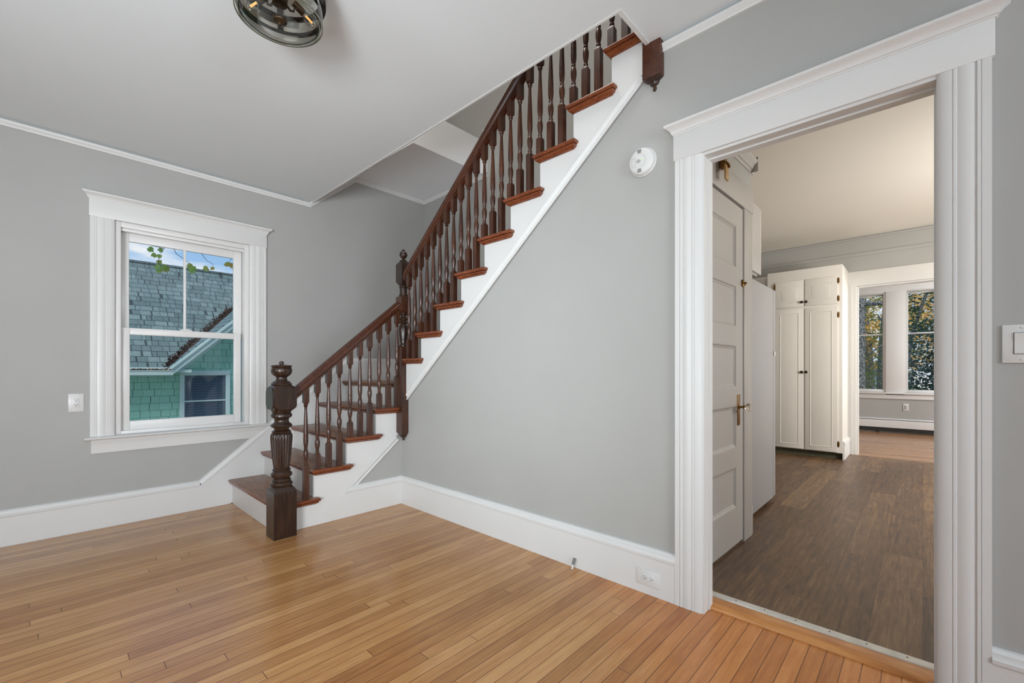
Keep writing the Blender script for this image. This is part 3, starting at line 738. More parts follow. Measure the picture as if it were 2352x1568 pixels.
for a in (122, 8, 250):
    aa = math.radians(a); ux, uy = math.cos(aa), math.sin(aa)
    P = lambda r, z: (CX+ux*r, CY+uy*r, z)
    bm = BM(); tube(bm, [P(.02, 2.685), P(.045, 2.668), P(.058, 2.675), P(.064, 2.70)], .005, 10)
    tube(bm, [P(.058, 2.712), P(.075, 2.705), P(.102, 2.695)], [.013, .0145, .0145], 14)
    sk = rel(finish(bm, 'socket_arm', DKBRASS), t, tl)
    bm = BM(); tube(bm, [P(.102, 2.695), P(.112, 2.691), P(.125, 2.686), P(.138, 2.681), P(.150, 2.676), P(.154, 2.675)], [.009, .016, .022, .022, .012, .003], 16)
    o = finish(bm, 'bulb', PANE); o.parent = sk
    bm = BM(); tube(bm, [P(.112, 2.691), P(.142, 2.679)], .0045, 8); o = finish(bm, 'filament', FIL); o.parent = sk

# ------------------------------------------------------------------ closet door (door_1) beside the doorway, in the kitchen
d1 = closet(sempty('door_1', 'white five-panel closet door just inside the kitchen'))
DF = .875                                  # face of the door
bm = BM(); box(bm, 2.42, 3.195, DF+.012, DF+.03, .02, 2.215)
PR = [(.253, .522), (.641, .918), (1.031, 1.308), (1.421, 1.696), (1.803, 2.083)]
px0, px1 = 2.53, 3.075
box(bm, 2.42, px0, DF, DF+.014, .02, 2.215, .001); box(bm, px1, 3.195, DF, DF+.014, .02, 2.215, .001)
zs = [.02]+[v for p in PR for v in p]+[2.215]
for a in range(0, len(zs), 2): box(bm, px0, px1, DF, DF+.014, zs[a], zs[a+1])
for z0, z1 in PR:
    pr = [(0, 0), (0, .012), (.008, .011), (.016, .004), (.022, .003), (.026, 0)]
    sweep(bm, pr, (px0, DF+.012, z0), (px0, DF+.012, z1), (1, 0, 0), (0, -1, 0)); sweep(bm, pr, (px1, DF+.012, z0), (px1, DF+.012, z1), (-1, 0, 0), (0, -1, 0))
    sweep(bm, pr, (px0, DF+.012, z0), (px1, DF+.012, z0), (0, 0, 1), (0, -1, 0)); sweep(bm, pr, (px0, DF+.012, z1), (px1, DF+.012, z1), (0, 0, -1), (0, -1, 0))
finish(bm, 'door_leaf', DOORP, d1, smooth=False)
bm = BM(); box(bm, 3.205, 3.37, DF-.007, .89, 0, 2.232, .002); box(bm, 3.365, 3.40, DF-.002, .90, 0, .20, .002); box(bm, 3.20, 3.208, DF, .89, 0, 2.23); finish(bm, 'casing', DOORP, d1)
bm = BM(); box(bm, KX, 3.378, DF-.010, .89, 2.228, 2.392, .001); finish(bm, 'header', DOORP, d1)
bm = BM(); box(bm, 3.086, 3.132, DF-.004, DF+.001, .785, .985, .001); pl = finish(bm, 'lock_plate', BRASS, d1)
bm = BM(); lathe(bm, 3.112, .905, [(DF-.002, .013), (DF-.010, .012), (DF-.012, .007), (DF-.030, .007), (DF-.034, .013), (DF-.040, .013)], 16, axis='y'); o = finish(bm, 'knob_shank', BRASS); o.parent = pl
bm = BM(); lathe(bm, 3.112, .905, [(DF-.040, .010), (DF-.050, .022), (DF-.060, .027), (DF-.068, .026), (DF-.074, .018), (DF-.075, .006)], 12, axis='y'); o = finish(bm, 'knob', KNOBG, angle=5); o.parent = pl
bm = BM(); box(bm, 3.170, 3.197, DF-.012, DF, 1.70, 1.745, .003); box(bm, 3.197, 3.222, DF-.015, DF-.004, 1.712, 1.73, .003); lathe(bm, 3.184, 1.722, [(DF-.028, .008), (DF-.012, .006)], 10, axis='y'); finish(bm, 'thumb_latch', BRASS, d1)
bm = BM(); box(bm, 2.42, 2.432, DF-.004, DF+.004, .82, .90); finish(bm, 'hinge', SLOT, d1)
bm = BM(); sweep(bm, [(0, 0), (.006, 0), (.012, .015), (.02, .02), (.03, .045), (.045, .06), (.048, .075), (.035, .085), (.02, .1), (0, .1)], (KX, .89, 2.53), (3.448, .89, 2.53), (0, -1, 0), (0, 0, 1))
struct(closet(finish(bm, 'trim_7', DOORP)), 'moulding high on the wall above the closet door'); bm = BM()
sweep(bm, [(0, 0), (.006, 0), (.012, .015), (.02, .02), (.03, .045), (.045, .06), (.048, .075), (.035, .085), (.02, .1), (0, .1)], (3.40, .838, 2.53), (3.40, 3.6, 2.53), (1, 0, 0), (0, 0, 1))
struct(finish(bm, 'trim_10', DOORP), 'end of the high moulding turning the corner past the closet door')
t = thing('door_bracket', 'tan and brass hanging hardware above the closet door', 'bracket', (2.75, .86, 2.26))
bm = BM(); box(bm, 2.722, 2.778, .838, .850, 2.262, 2.350, .005); rel(finish(bm, 'hanging_tag', TAN), t, t.location)
bm = BM(); tube(bm, [(2.73, .86, 2.35), (2.737, .84, 2.36), (2.75, .835, 2.352), (2.765, .833, 2.34)], .009, 10); box(bm, 2.728, 2.775, .846, .88, 2.335, 2.42, .006); rel(finish(bm, 'hook', BRASS), t, t.location)

# ------------------------------------------------------------------ refrigerator and wall cabinet
t = thing('refrigerator', 'plain grey side of a refrigerator standing past the closet door', 'refrigerator', (4.0, 1.3, 0))
tl = t.location
bm = BM(); box(bm, 3.62, 4.36, .955, 1.70, .035, 1.85, .006); rel(finish(bm, 'body', FRIDGE), t, tl)
bm = BM(); box(bm, 4.372, 4.44, .955, 1.70, .04, 1.285, .008); rel(finish(bm, 'door', FRIDGE), t, tl)
bm = BM(); box(bm, 4.372, 4.44, .955, 1.70, 1.30, 1.85, .008); rel(finish(bm, 'door', FRIDGE), t, tl)
bm = BM(); box(bm, 4.36, 4.374, .965, 1.69, .05, 1.84); rel(finish(bm, 'gasket', GREYRUB), t, tl)
bm = BM(); box(bm, 4.37, 4.41, .948, .957, 1.275, 1.31, .002); rel(finish(bm, 'hinge', PLASTIC), t, tl)
for x, y in ((3.68, 1.0), (3.68, 1.65), (4.3, 1.0), (4.3, 1.65)): rel(finish(lathe(BM(), x, y, [(0, .02), (.036, .02)], 12), 'foot', SLOT), t, tl)
t = thing('wall_cabinet', 'white wall cabinet hung above the refrigerator', 'cabinet', (3.7, 1.3, 1.9)); tl = t.location
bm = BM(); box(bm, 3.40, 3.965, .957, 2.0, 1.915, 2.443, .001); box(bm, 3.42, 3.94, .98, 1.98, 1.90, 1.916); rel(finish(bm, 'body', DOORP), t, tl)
for a in (.957, 1.48): bm = BM(); box(bm, 3.967, 3.987, a+.003, a+.515, 1.918, 2.44, .003); rel(finish(bm, 'door', CAB), t, tl)

# ------------------------------------------------------------------ pantry cabinet
t = thing('pantry_cabinet', 'tall white pantry cabinet with four doors and bronze knobs', 'cabinet', (7.2, 1.15, 0)); tl = t.location
FXC = 6.98
bm = BM(); box(bm, FXC, SX-.001, .752, 1.60, .085, 2.505, .001); rel(finish(bm, 'body', CAB), t, tl)
bm = BM(); box(bm, FXC+.07, SX-.002, .77, 1.59, 0, .086); rel(finish(bm, 'toe_kick', TOE), t, tl)
def cdoor(y0, y1, z0, z1, arch, knob):
    bm = BM(); x = FXC
    box(bm, x-.020, x-.001, y0, y1, z0, z1, .002)
    m = .055
    if not arch:
        pr = [(0, 0), (0, .003), (.003, .004), (.008, .003), (.010, .0005), (.010, 0)]
        for p0, p1, A in (((y0+m, z0+m), (y0+m, z1-m), (0, 1, 0)), ((y1-m, z0+m), (y1-m, z1-m), (0, -1, 0)), ((y0+m, z0+m), (y1-m, z0+m), (0, 0, 1)), ((y0+m, z1-m), (y1-m, z1-m), (0, 0, -1))):
            sweep(bm, pr, (x-.020, *p0), (x-.020, *p1), A, (-1, 0, 0))
    else:
        top = []; N_ = 14
        for i in range(N_+1):
            f = i/N_; top.append((y0+m+(y1-y0-2*m)*f, z1-m-.035+.035*math.sin(PI*f)))
        bot = []
        for i in range(N_+1):
            f = i/N_; bot.append((y1-m-(y1-y0-2*m)*f, z0+m+.02-.02*math.sin(PI*f)))
        poly = top+bot; c = (sum(p[0] for p in poly)/len(poly), sum(p[1] for p in poly)/len(poly))
        def inset(k): return [(c[0]+(p[0]-c[0])*k, c[1]+(p[1]-c[1])*k) for p in poly]
        stack(bm, [[(x-.019, *p) for p in inset(1)], [(x-.022, *p) for p in inset(.985)], [(x-.020, *p) for p in inset(.95)], [(x-.026, *p) for p in inset(.84)]])
    d_ = rel(finish(bm, 'door', CAB), t, tl)
    bm = BM(); lathe(bm, knob[0], knob[1], [(x-.019, .009), (x-.030, .007), (x-.034, .016), (x-.042, .018), (x-.047, .012), (x-.048, .003)], 16, axis='x')
    o = finish(bm, 'knob', DKBRASS); o.parent = d_; return d_
doors = [cdoor(.80, 1.152, 2.005, 2.36, True, (1.135, 2.06)), cdoor(1.166, 1.50, 2.005, 2.36, True, (1.186, 2.06)),
         cdoor(.80, 1.152, .095, 1.975, False, (1.135, 1.125)), cdoor(1.166, 1.50, .095, 1.975, False, (1.186, 1.125))]
for d_, y, zz in ((doors[0], .792, (2.30, 2.07)), (doors[1], 1.508, (2.30,)), (doors[2], .792, (1.86, .20))):
    for z in zz:
        bm = BM(); box(bm, FXC-.022, FXC, y-.012, y+.012, z-.03, z+.03, .003); lathe(bm, FXC-.02, y, [(z-.042, .004), (z+.042, .004)], 8)
        o = finish(bm, 'hinge', BRASS); o.parent = d_
bm = BM(); box(bm, 7.15, SX-.001, 1.64, 2.8, 2.25, 2.50, .002); box(bm, 7.13, 7.15, 1.66, 2.2, 2.27, 2.48, .002); o = finish(bm, 'upper_cabinet', CAB)
tag(o, 'sliver of a cream cabinet seen between the refrigerator top and the cabinet above it', 'cabinet')

# ------------------------------------------------------------------ sun-room doorway and its room
d3 = sempty('door_3', 'white cased opening from the kitchen to the bright back room')
bm = BM(); sweep(bm, casing(.095), (SX, .752, 0), (SX, .752, 2.295), (0, -1, 0), (-1, 0, 0)); finish(bm, 'casing', TRIM, d3)
bm = BM(); sweep(bm, casing(.095), (SX, -.85, 0), (SX, -.85, 2.295), (0, 1, 0), (-1, 0, 0)); finish(bm, 'casing', TRIM, d3)
bm = BM(); box(bm, SX-.024, SX, -.86, .756, 2.29, 2.49, .001); finish(bm, 'header', TRIM, d3)
bm = BM(); box(bm, SX-.01, SX+.13, .645, .662, 0, 2.27); box(bm, SX-.01, SX+.13, -.76, .662, 2.27, 2.287); finish(bm, 'jamb', TRIM, d3)
bm = BM(); base(bm, (6.99, .752, 0), (SX-.02, .752, 0), (0, -1, 0)); struct(finish(bm, 'baseboard_pantry', TRIM))
bm = BM(); sweep(bm, [(0, 0), (.01, 0), (.014, .012), (.022, .03), (.02, .04), (0, .042)], (SX, 3.6, 2.70), (SX, -2.7, 2.70), (-1, 0, 0), (0, 0, 1))
sweep(bm, [(0, 0), (.01, 0), (.014, .008), (.018, .022), (0, .024)], (SX, 3.6, 2.925), (SX, -2.7, 2.925), (-1, 0, 0), (0, 0, 1)); struct(finish(bm, 'trim_8', GRAY), 'grey moulding along the kitchen far wall')
for i, (a, b, c, d_) in enumerate(WN):
    w = sempty('window_%d' % (i+2), ('white window at the right of the back room, showing dark evergreens' if i == 0 else 'white window at the left of the back room, showing a grey trunk'))
    bm = BM()
    def fr(x0, x1, y0, y1, z0, z1, wd):
        box(bm, x0, x1, y0, y0+wd, z0, z1, .002); box(bm, x0, x1, y1-wd, y1, z0, z1, .002); box(bm, x0, x1, y0+wd, y1-wd, z0, z0+wd, .002); box(bm, x0, x1, y0+wd, y1-wd, z1-wd, z1, .002)
    fr(EX-.004, EX+.10, a-.04, b+.04, c-.03, d_+.06, .035); finish(bm, 'frame', TRIM, w)
    bm = BM(); fr(EX+.03, EX+.06, a-.005, b+.005, c, 1.83, .018); s_ = finish(bm, 'sash', TRIM, w)
    bm = BM(); box(bm, EX+.044, EX+.047, a+.01, b-.01, c+.01, 1.82); o = finish(bm, 'pane', PANE); o.parent = s_
    bm = BM(); fr(EX+.062, EX+.09, a-.005, b+.005, 1.80, d_, .02); s_ = finish(bm, 'sash', TRIM, w)
    bm = BM(); box(bm, EX+.074, EX+.077, a+.01, b-.01, 1.81, d_-.01); o = finish(bm, 'pane', PANE); o.parent = s_
bm = BM()
box(bm, EX-.022, EX, .245, .505, .70, 2.60, .002); box(bm, EX-.022, EX, .985, 1.12, .70, 2.60, .002); box(bm, EX-.022, EX, -.36, -.228, .70, 2.60, .002)
box(bm, EX-.024, EX, -.37, 1.13, 2.60, 2.72, .002); box(bm, EX-.036, EX, -.38, 1.14, 2.715, 2.76, .003)
box(bm, EX-.06, EX+.02, -.39, 1.15, .715, .745, .005); box(bm, EX-.022, EX, -.37, 1.13, .625, .716, .002)
struct(finish(bm, 'trim_9', TRIM), 'white casing around the pair of back windows')
t = thing('baseboard_heater', 'long white baseboard heater below the back room windows', 'heater', (EX, 0, .1)); tl = t.location
bm = BM(); sweep(bm, [(0, .265), (.015, .265), (.06, .235), (.065, .21), (.065, .10), (.055, .095), (0, .095)], (EX, -2.0, 0), (EX, 2.55, 0), (-1, 0, 0), (0, 0, 1)); rel(finish(bm, 'cover', TRIM), t, tl)
bm = BM(); box(bm, EX-.056, EX-.0, -2.0, 2.55, .035, .096); box(bm, EX-.060, EX-.02, -2.0, 2.55, .238, .246); rel(finish(bm, 'louver', SLOT, smooth=False), t, tl)
for y in (-1.9, 0.6, 2.4): rel(bx('foot', SLOT, (EX-.05, EX, y, y+.03, 0, .096)), t, tl)
t = thing('wall_outlet', 'small white outlet below the window in the far back room', 'outlet', (EX, .227, .48)); tl = t.location
bm = BM(); box(bm, EX-.008, EX, .19, .265, .42, .545, .002); rel(finish(bm, 'cover_plate', PLASTIC), t, tl)
bm = BM(); box(bm, EX-.011, EX-.005, .212, .244, .45, .515, .001); rel(finish(bm, 'socket', GRV), t, tl)

# windows behind the camera (where the daylight comes from)
w5 = sempty('window_4'); bm = BM()
box(bm, -.75, 1.15, Y0-.07, Y0-.03, 1.5, 1.54); box(bm, .18, .22, Y0-.08, Y0-.02, .75, 2.3)
for a in (-.75, 1.11): box(bm, a, a+.04, Y0-.08, Y0-.02, .75, 2.3)
for a in (.75, 2.26): box(bm, -.75, 1.15, Y0-.08, Y0-.02, a, a+.04)
finish(bm, 'frame', TRIM, w5)
w6 = sempty('window_5'); bm = BM()
box(bm, X0-.07, X0-.03, 1.0, 2.4, 1.46, 1.5)
for a in (1.0, 2.36): box(bm, X0-.08, X0-.02, a, a+.04, .7, 2.25)
for a in (.7, 2.21): box(bm, X0-.08, X0-.02, 1.0, 2.4, a, a+.04)
finish(bm, 'frame', TRIM, w6)

# ------------------------------------------------------------------ outdoors
n = NB('lawn'); n.set(n.ramp(n.noise(scale=6, detail=5), [(.3, lin(46, 62, 36)), (.7, lin(86, 102, 58))]), .9); LAWN = n.m
struct(bx('ground', LAWN, (-40, 70, 4.53, 60, -1.3, -1.2))); struct(bx('ground', LAWN, (EX+.2, 70, -40, 4.53, -1.3, -1.2)))
# neighbour house
def coursed(name, w, L, stops, seam, seamcol, ax, rough=.85, jag=.0):
    n = NB(name); X = n.xyz(); a = X[0]; b = {'z': X[2], 'y': X[1]}[ax]
    rowf = n.math('DIVIDE', b, w); row = n.math('FLOOR', rowf); fr_ = n.math('FRACT', rowf)
    r1 = n.white(n.comb(row, 9.1, 2.0))[0]
    aw = n.math('ADD', a, n.math('MULTIPLY', n.noise(n.scale(n.comb(a, row, 0.0), (3.0, 5.0, 1)), 2, 1), jag))
    colf = n.math('DIVIDE', n.math('ADD', aw, n.math('MULTIPLY', r1, 5.1)), L); col = n.math('FLOOR', colf); fc = n.math('FRACT', colf)
    idv = n.white(n.comb(row, col, 4.0))[0]
    sub = n.math('LESS_THAN', n.math('ABSOLUTE', n.math('SUBTRACT', fc, n.math('ADD', .3, n.math('MULTIPLY', idv, .4)))), seam/L)
    e1 = n.math('LESS_THAN', fr_, seam*1.3/w); e2 = n.math('LESS_THAN', fc, seam/L)
    c = n.ramp(n.math('ADD', n.math('MULTIPLY', idv, .22), n.math('MULTIPLY', n.noise(scale=45, detail=5, rough=.7), .78)), stops)
    ed = n.math('MAXIMUM', e1, n.math('MAXIMUM', e2, sub))
    n.set(n.mix(n.math('MULTIPLY', ed, .8), c, (*seamcol, 1)), rough)
    n.bump(n.math('SUBTRACT', n.math('MULTIPLY', n.math('SUBTRACT', 1.0, fr_), .6), ed), .5, .01)
    return n.m
ROOF = coursed('slate_blue_shingles', .098, .24, [(.25, lin(78, 96, 96)), (.5, lin(110, 130, 129)), (.75, lin(146, 164, 160))], .008, lin(34, 46, 50), 'y', jag=.25)
GREEN = coursed('green_wood_shingles', .118, .26, [(.3, lin(150, 208, 190)), (.7, lin(166, 222, 204))], .004, lin(40, 74, 68), 'z', jag=.1)
CYAN = paint('pale_blue_trim', (205, 228, 226), .6, .03, .1)
hs = thing('neighbour_house', 'green shingled house with a slate-blue roof and pale blue trim outside the window', 'house', (1.5, 9.5, -1.2)); tl = hs.location
HX = 3.6
bm = BM(); prism(bm, [(-6, -1.2), (9, -1.2), (9, 1.05), (HX+2.2, 1.05), (HX, 3.15), (1.45, 1.10), (-6, 1.05)], 'y', 9.5, 9.6); rel(finish(bm, 'wall', GREEN, smooth=False), hs, tl)
RZ = lambda y: 1.17+.96*(y-9.1)
VX = lambda y: 1.402+(RZ(y)-1.185)/.95
rp_ = [(-6, 9.12), (VX(9.12), 9.12), (VX(11.3), 11.3), (-6, 11.3)]
bm = BM(); stack(bm, [[(x, y, RZ(y)-.05) for x, y in rp_], [(x, y, RZ(y)) for x, y in rp_]])
rel(finish(bm, 'roof', ROOF, smooth=False), hs, tl)
bm = BM(); tube(bm, [(-6, 11.3, RZ(11.3)-.0), (9, 11.3, RZ(11.3)-.0)], .035, 8); rel(finish(bm, 'ridge_cap', ROOF), hs, tl)
GZ = lambda x: 1.185+.95*(x-1.402)
bm = BM(); prism(bm, [(1.40, GZ(1.40)-.04), (HX, GZ(HX)-.04), (HX, GZ(HX)), (1.40, GZ(1.40))], 'y', 9.10, 11.6)
n = NB('gable_shingles'); X = n.xyz(); rf = n.math('FRACT', n.math('DIVIDE', X[0], .10))
n.set(n.mix(n.math('LESS_THAN', rf, .1), n.ramp(n.noise(scale=18, detail=4), [(.3, lin(86, 106, 110)), (.7, lin(126, 150, 154))]), (*lin(34, 46, 50), 1)), .9)
rel(finish(bm, 'gable_roof', n.m, smooth=False), hs, tl)
def rake(bm, off, th, y0, y1, x1=HX, x0=1.40):
    prism(bm, [(x0, GZ(x0)+off-th), (x1, GZ(x1)+off-th), (x1, GZ(x1)+off), (x0, GZ(x0)+off)], 'y', y0, y1)
bm = BM(); rake(bm, -.02, .05, 9.06, 9.14); rake(bm, -.07, .03, 9.075, 9.14); rake(bm, -.10, .075, 9.09, 9.14, x0=1.47)
rel(finish(bm, 'rake_board', CYAN, smooth=False), hs, tl)
bm = BM(); prism(bm, [(1.57, GZ(1.57)-.18), (HX, GZ(HX)-.18), (HX, GZ(HX)-.165), (1.57, GZ(1.57)-.165)], 'y', 9.142, 9.46)
prism(bm, [(1.66, GZ(1.66)-.29), (HX, GZ(HX)-.32), (HX, GZ(HX)-.165), (1.55, GZ(1.55)-.165)], 'y', 9.47, 9.498)
box(bm, 1.42, 1.74, 9.14, 9.5, 1.115, 1.16); rel(finish(bm, 'soffit', CYAN, smooth=False), hs, tl)
bm = BM(); sweep(bm, [(0, 0), (-.06, 0), (-.085, .02), (-.09, .08), (-.10, .085), (-.10, .095), (-.08, .095), (-.075, .03), (-.01, .02), (0, .095)], (-6, 9.10, 1.055), (1.47, 9.10, 1.055), (0, 1, 0), (0, 0, 1))
box(bm, -6, 1.42, 9.1, 9.16, 1.12, 1.20); box(bm, -6, 1.45, 9.14, 9.5, 1.06, 1.09); rel(finish(bm, 'gutter', CYAN, smooth=False), hs, tl)
bm = BM()
box(bm, 1.632, 1.70, 9.45, 9.5, -.6, 1.06, .003); box(bm, 2.325, 2.395, 9.45, 9.5, -.6, 1.06, .003); box(bm, 1.632, 2.395, 9.45, 9.5, 1.06, 1.145, .003); box(bm, 1.62, 2.41, 9.43, 9.5, -.66, -.58, .003)
hw = rel(finish(bm, 'window_frame', CYAN), hs, tl)
n = NB('screened_glass'); X = n.xyz(); wv = n.n('ShaderNodeTexWave', wave_type='BANDS', bands_direction='Z'); n.put(wv.inputs[0], n.tc.outputs['Object']); wv.inputs['Scale'].default_value = 7; wv.inputs['Distortion'].default_value = 1.5
n.set(n.ramp(wv.outputs[0], [(.3, lin(58, 76, 96)), (.8, lin(76, 96, 116))]), .35); SCR = n.m
bm = BM(); box(bm, 1.70, 2.325, 9.485, 9.495, -.6, 1.06); o = finish(bm, 'screen', SCR); o.parent = hw
bm = BM(); box(bm, 1.70, 1.725, 9.475, 9.4849, -.6, 1.035); box(bm, 2.275, 2.325, 9.475, 9.4849, -.6, 1.035); box(bm, 1.70, 2.325, 9.475, 9.4849, 1.035, 1.06); o = finish(bm, 'screen_frame', plain('grey_blue_frame', (92, 112, 126), .5)); o.parent = hw
bm = BM(); box(bm, 1.70, 2.325, 9.465, 9.49, .59, .615); o = finish(bm, 'meeting_rail', CYAN); o.parent = hw
# dead leaves in the valley and the gutter
bm = BM(); rnd = random.Random(3)
def leafquad(bm, p, s_, rnd, mi=0):
    q = Matrix.Rotation(rnd.uniform(0, 6.28), 3, Vector((rnd.uniform(-1, 1), rnd.uniform(-1, 1), rnd.uniform(-1, 1))).normalized())
    vs = [bm.verts.new(Vector(p)+q @ Vector(v)*s_) for v in ((-.5, -.25, 0), (0, -.4, .1), (.6, 0, 0), (0, .4, .12), (-.5, .2, 0))]
    f = bm.faces.new(vs); f.material_index = mi
for i in range(1500):
    f = rnd.uniform(0, 1.25); x = 1.42+f+rnd.gauss(0, .035); y = 9.14+f+rnd.gauss(0, .03); z = max(RZ(y), GZ(x))+rnd.uniform(0, .03)
    leafquad(bm, (x, y, z), .035, rnd, rnd.choice((0, 0, 1)))
for i in range(260): leafquad(bm, (rnd.uniform(.9, 1.45), rnd.uniform(9.02, 9.09), 1.135+rnd.uniform(0, .03)), .035, rnd, rnd.choice((0, 1, 2)))
o = finish(bm, 'dead_leaves', [plain('dead_leaf_brown', (88, 66, 56), .9), plain('dead_leaf_dark', (58, 48, 44), .9), plain('dead_leaf_tan', (158, 116, 82), .9)], smooth=False)
o.parent = hs; o.matrix_parent_inverse = Matrix.Translation(-tl); o['kind'] = 'stuff'

# maple branch hanging outside the window
def twosided(name, c1, c2, c3):
    n = NB(name); r = n.n('ShaderNodeObjectInfo')
    n.set(n.ramp(n.noise(scale=3.0, detail=3), [(.35, lin(*c1)), (.5, lin(*c2)), (.65, lin(*c3))]), .6)
    n.b.inputs['Transmission Weight'].default_value = 0
    tr = n.n('ShaderNodeBsdfTranslucent'); n.t.links.new(n.b.inputs['Base Color'].links[0].from_socket, tr.inputs[0])
    ms = n.n('ShaderNodeMixShader'); ms.inputs[0].default_value = .5; n.t.links.new(n.b.outputs[0], ms.inputs[1]); n.t.links.new(tr.outputs[0], ms.inputs[2]); n.t.links.new(ms.outputs[0], n.o.inputs[0])
    return n.m
MAP = twosided('maple_leaf_green', (120, 168, 70), (160, 196, 92), (200, 170, 84))
BARK = plain('grey_bark', (96, 92, 88), .9)
br = thing('maple_tree', 'maple whose green-leaved twig hangs outside the stair window', 'tree', (3.3, 6.6, -1.2)); tl = br.location
bm = BM(); tube(bm, [(3.3, 6.6, -1.2), (3.3, 6.6, 2.0), (3.35, 6.7, 6)], [.12, .10, .05], 14); rel(finish(bm, 'trunk', BARK), br, tl)
def mapleleaf(bm, p, s_, rnd):
    out = [(0, -.08), (.18, -.20), (.36, -.16), (.40, .0), (.56, .06), (.58, .2), (.46, .28), (.52, .44), (.44, .56), (.28, .5), (.22, .68), (.06, .80), (0, .84), (-.08, .78), (-.22, .66), (-.28, .5), (-.46, .54), (-.5, .42), (-.44, .28), (-.58, .18), (-.54, .05), (-.40, .0), (-.34, -.17), (-.18, -.2)]
    q = Matrix.Rotation(rnd.uniform(-.5, .5), 3, 'X') @ Matrix.Rotation(rnd.uniform(-2.6, 2.6), 3, 'Y') @ Matrix.Rotation(rnd.uniform(-.8, .8), 3, 'Z')
    c = bm.verts.new(Vector(p)+q @ Vector((0, .0, .2))*s_)
    vs = [bm.verts.new(Vector(p)+q @ Vector((a, abs(a)*-.25, b))*s_) for a, b in out]
    for i in range(len(vs)): bm.faces.new((c, vs[i], vs[(i+1) % len(vs)]))
bm = BM(); rnd = random.Random(11)
for x, z, k in ((.797, 2.50, .06), (.91, 2.50, .05), (.853, 2.445, .055), (.872, 2.413, .05), (.879, 2.366, .055), (.864, 2.295, .06), (.885, 2.268, .05), (.925, 2.29, .085), (.955, 2.295, .05),
                (1.157, 2.392, .065), (1.206, 2.335, .085), (1.308, 2.375, .065), (1.40, 2.40, .05), (1.544, 2.48, .06), (1.567, 2.44, .07), (1.59, 2.47, .06), (1.53, 2.45, .05), (1.0, 2.62, .08), (1.2, 2.66, .08), (1.4, 2.62, .08)):
    mapleleaf(bm, (x, 6.2+rnd.uniform(-.04, .04), z-k*.3), k, rnd)
rel(finish(bm, 'leaves', MAP, smooth=False), br, tl)
bm = BM()
tube(bm, [(3.3, 6.6, 3.3), (2.6, 6.4, 3.3), (1.7, 6.22, 2.62), (1.2, 6.2, 2.62), (.98, 6.2, 2.60), (.93, 6.2, 2.51)], [.03, .016, .008, .005, .004, .003], 6)
tube(bm, [(.98, 6.2, 2.60), (1.04, 6.2, 2.47), (1.157, 6.2, 2.39), (1.21, 6.2, 2.34)], [.004, .003, .0025, .002], 6)
tube(bm, [(.93, 6.2, 2.51), (.885, 6.2, 2.42), (.88, 6.2, 2.33), (.92, 6.2, 2.30)], [.003, .003, .0025, .002], 6)
tube(bm, [(1.2, 6.2, 2.62), (1.33, 6.2, 2.45), (1.40, 6.2, 2.41)], [.004, .0025, .002], 6)
tube(bm, [(1.7, 6.22, 2.62), (1.57, 6.2, 2.50), (1.56, 6.2, 2.45)], [.004, .0025, .002], 6)
tube(bm, [(.93, 6.2, 2.51), (.80, 6.2, 2.52)], [.003, .002], 6)
rel(finish(bm, 'limb', BARK), br, tl)

# trees behind the back room windows
n = NB('pine_bark'); v = n.n('ShaderNodeTexVoronoi'); n.put(v.inputs['Vector'], n.scale(n.tc.outputs['Object'], (1, 1, .6))); v.inputs['Scale'].default_value = 30
n.set(n.ramp(n.math('ADD', n.math('MULTIPLY', v.outputs[0], .8), n.math('MULTIPLY', n.noise(scale=22, detail=4), .4)), [(.25, lin(36, 34, 32)), (.5, lin(92, 92, 90)), (.8, lin(150, 150, 146))]), .95)
n.bump(v.outputs[0], .6, .03); PBARK = n.m
GRN = twosided('evergreen_needles', (34, 62, 44), (52, 88, 62), (78, 112, 72))
YEL = twosided('autumn_gold', (238, 170, 60), (252, 206, 104), (255, 230, 160))
OLV = twosided('olive_leaves', (84, 112, 62), (132, 150, 78), (176, 172, 96))
TEAL = twosided('dark_spruce', (32, 60, 54), (46, 80, 72), (66, 100, 88))
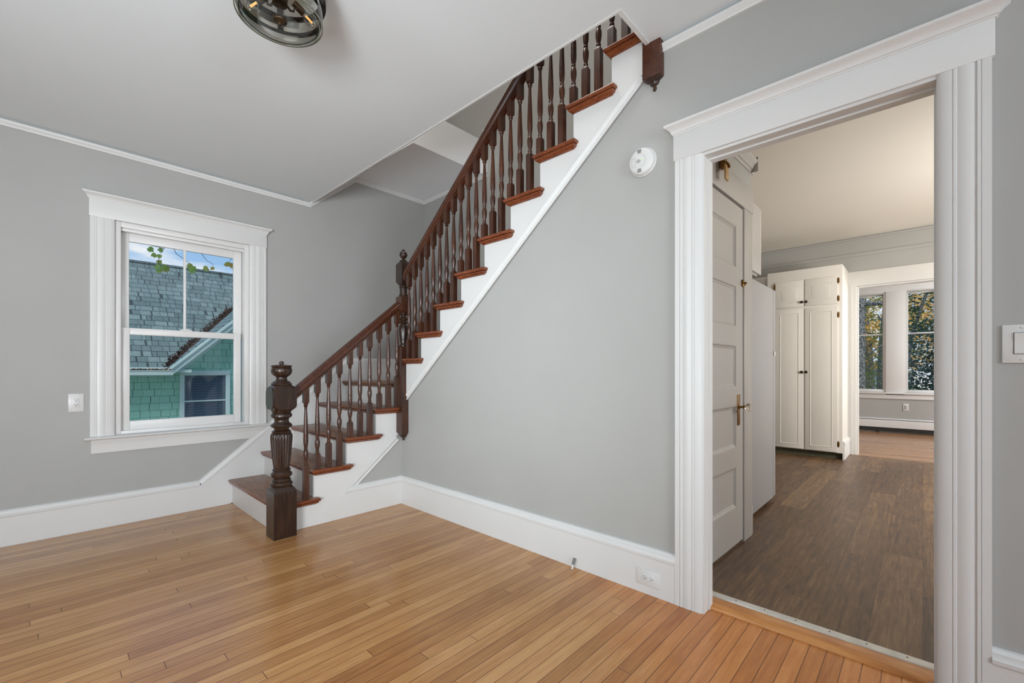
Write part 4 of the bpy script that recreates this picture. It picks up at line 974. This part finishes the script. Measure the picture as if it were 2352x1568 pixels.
def tree(name, label, x, y, r, h, mat, n_, spread, zlo, zhi, ls, seed, lean=0.0, limbs=()):
    t = thing(name, label, 'tree', (x, y, -1.2), 'trees behind the back room windows'); tl = t.location; rnd = random.Random(seed)
    bm = BM(); tube(bm, [(x, y, -1.2), (x+.02, y+lean*.3, h*.3), (x, y+lean, h*.7), (x, y+lean*1.2, h)], [r*1.15, r, r*.8, r*.3], 14); rel(finish(bm, 'trunk', PBARK), t, tl)
    for k in range(6):
        z = zlo+(zhi-zlo)*rnd.random(); a = rnd.uniform(0, 6.28); L_ = spread*rnd.uniform(.6, 1)
        bm = BM(); tube(bm, [(x, y+lean*z/h, z-.3), (x+math.cos(a)*L_*.5, y+math.sin(a)*L_*.5, z), (x+math.cos(a)*L_, y+math.sin(a)*L_, z+.2)], [.06, .035, .01], 6); rel(finish(bm, 'limb', PBARK), t, tl)
    for pts, rr in limbs: rel(finish(tube(BM(), pts, rr, 8), 'limb', PBARK), t, tl)
    verts, faces = [], []
    for c in range(n_//14):
        a = rnd.uniform(0, 6.28); q = math.sqrt(rnd.random())*spread; cz = rnd.uniform(zlo, zhi)
        cx_, cy_ = x+q*math.cos(a), y+q*math.sin(a)
        for j in range(14):
            p = Vector((cx_+rnd.gauss(0, .16), cy_+rnd.gauss(0, .16), cz+rnd.gauss(0, .11)))
            u = Vector((rnd.gauss(0, 1), rnd.gauss(0, 1), rnd.gauss(0, .6))).normalized(); w = u.cross(Vector((rnd.gauss(0, 1), rnd.gauss(0, 1), rnd.gauss(0, 1)))).normalized()
            s_ = ls*rnd.uniform(.6, 1.3); b = len(verts)
            verts += [p-u*s_, p+w*s_*.45, p+u*s_, p-w*s_*.45]; faces.append((b, b+1, b+2, b+3))
    me = bpy.data.meshes.new('foliage'); me.from_pydata([tuple(v_) for v_ in verts], [], faces); me.materials.append(mat)
    o = bpy.data.objects.new('foliage', me); COL.objects.link(o); rel(o, t, tl); return t
tree('pine_tree', 'thick grey pine trunk close outside the left back window', 14.0, 1.21, .155, 9, GRN, 900, 1.2, 4.4, 8, .07, 1, limbs=[([(14, 1.2, 2.83), (14, .9, 2.80), (14, .3, 2.78)], [.06, .055, .05]), ([(14, 1.0, 1.55), (14, .75, 1.75), (14, .4, 2.1)], [.02, .018, .012])])
tree('spruce_tree', 'dark blue-green spruce filling the lower right back window', 17.0, -.55, .10, 5, TEAL, 9000, 1.1, -1.0, 2.3, .055, 2)
tree('hemlock_tree', 'green evergreen boughs with a leaning limb in the upper right back window', 21, -1.0, .12, 8, GRN, 6000, 1.9, 2.4, 6, .07, 3, limbs=[([(20.6, .35, 1.4), (20.6, .3, 2.3), (20.6, .05, 3.3), (20.6, -.45, 5)], [.03, .045, .045, .04])])
tree('birch_tree', 'olive green tree right of the grey trunk in the left back window', 25, 1.4, .15, 9, OLV, 4500, 1.5, .2, 6, .065, 5, -.5)
tree('maple_tree', 'golden autumn maple seen between the back window trunks', 29.5, 2.0, .22, 9, YEL, 8000, 2.4, 1.2, 7.5, .085, 4, .5)
tree('maple_tree', 'orange autumn tree behind the evergreen boughs of the right back window', 34.5, -1.0, .2, 9, YEL, 9000, 2.2, 1.6, 8, .09, 6, .3)
E_ = thing('neighbour_garage', 'pale building glimpsed low between the trees behind the house', 'building', (42, 3, -1.2)); tl = E_.location
bm = BM(); box(bm, 40, 44, .5, 5.5, -1.2, .9); rel(finish(bm, 'wall', paint('pale_siding', (206, 222, 228), .7)), E_, tl)
bm = BM(); prism(bm, [(.3, .9), (5.7, .9), (3, 1.9)], 'x', 39.8, 44.2); rel(finish(bm, 'roof', plain('grey_roof', (120, 132, 136), .9)), E_, tl)
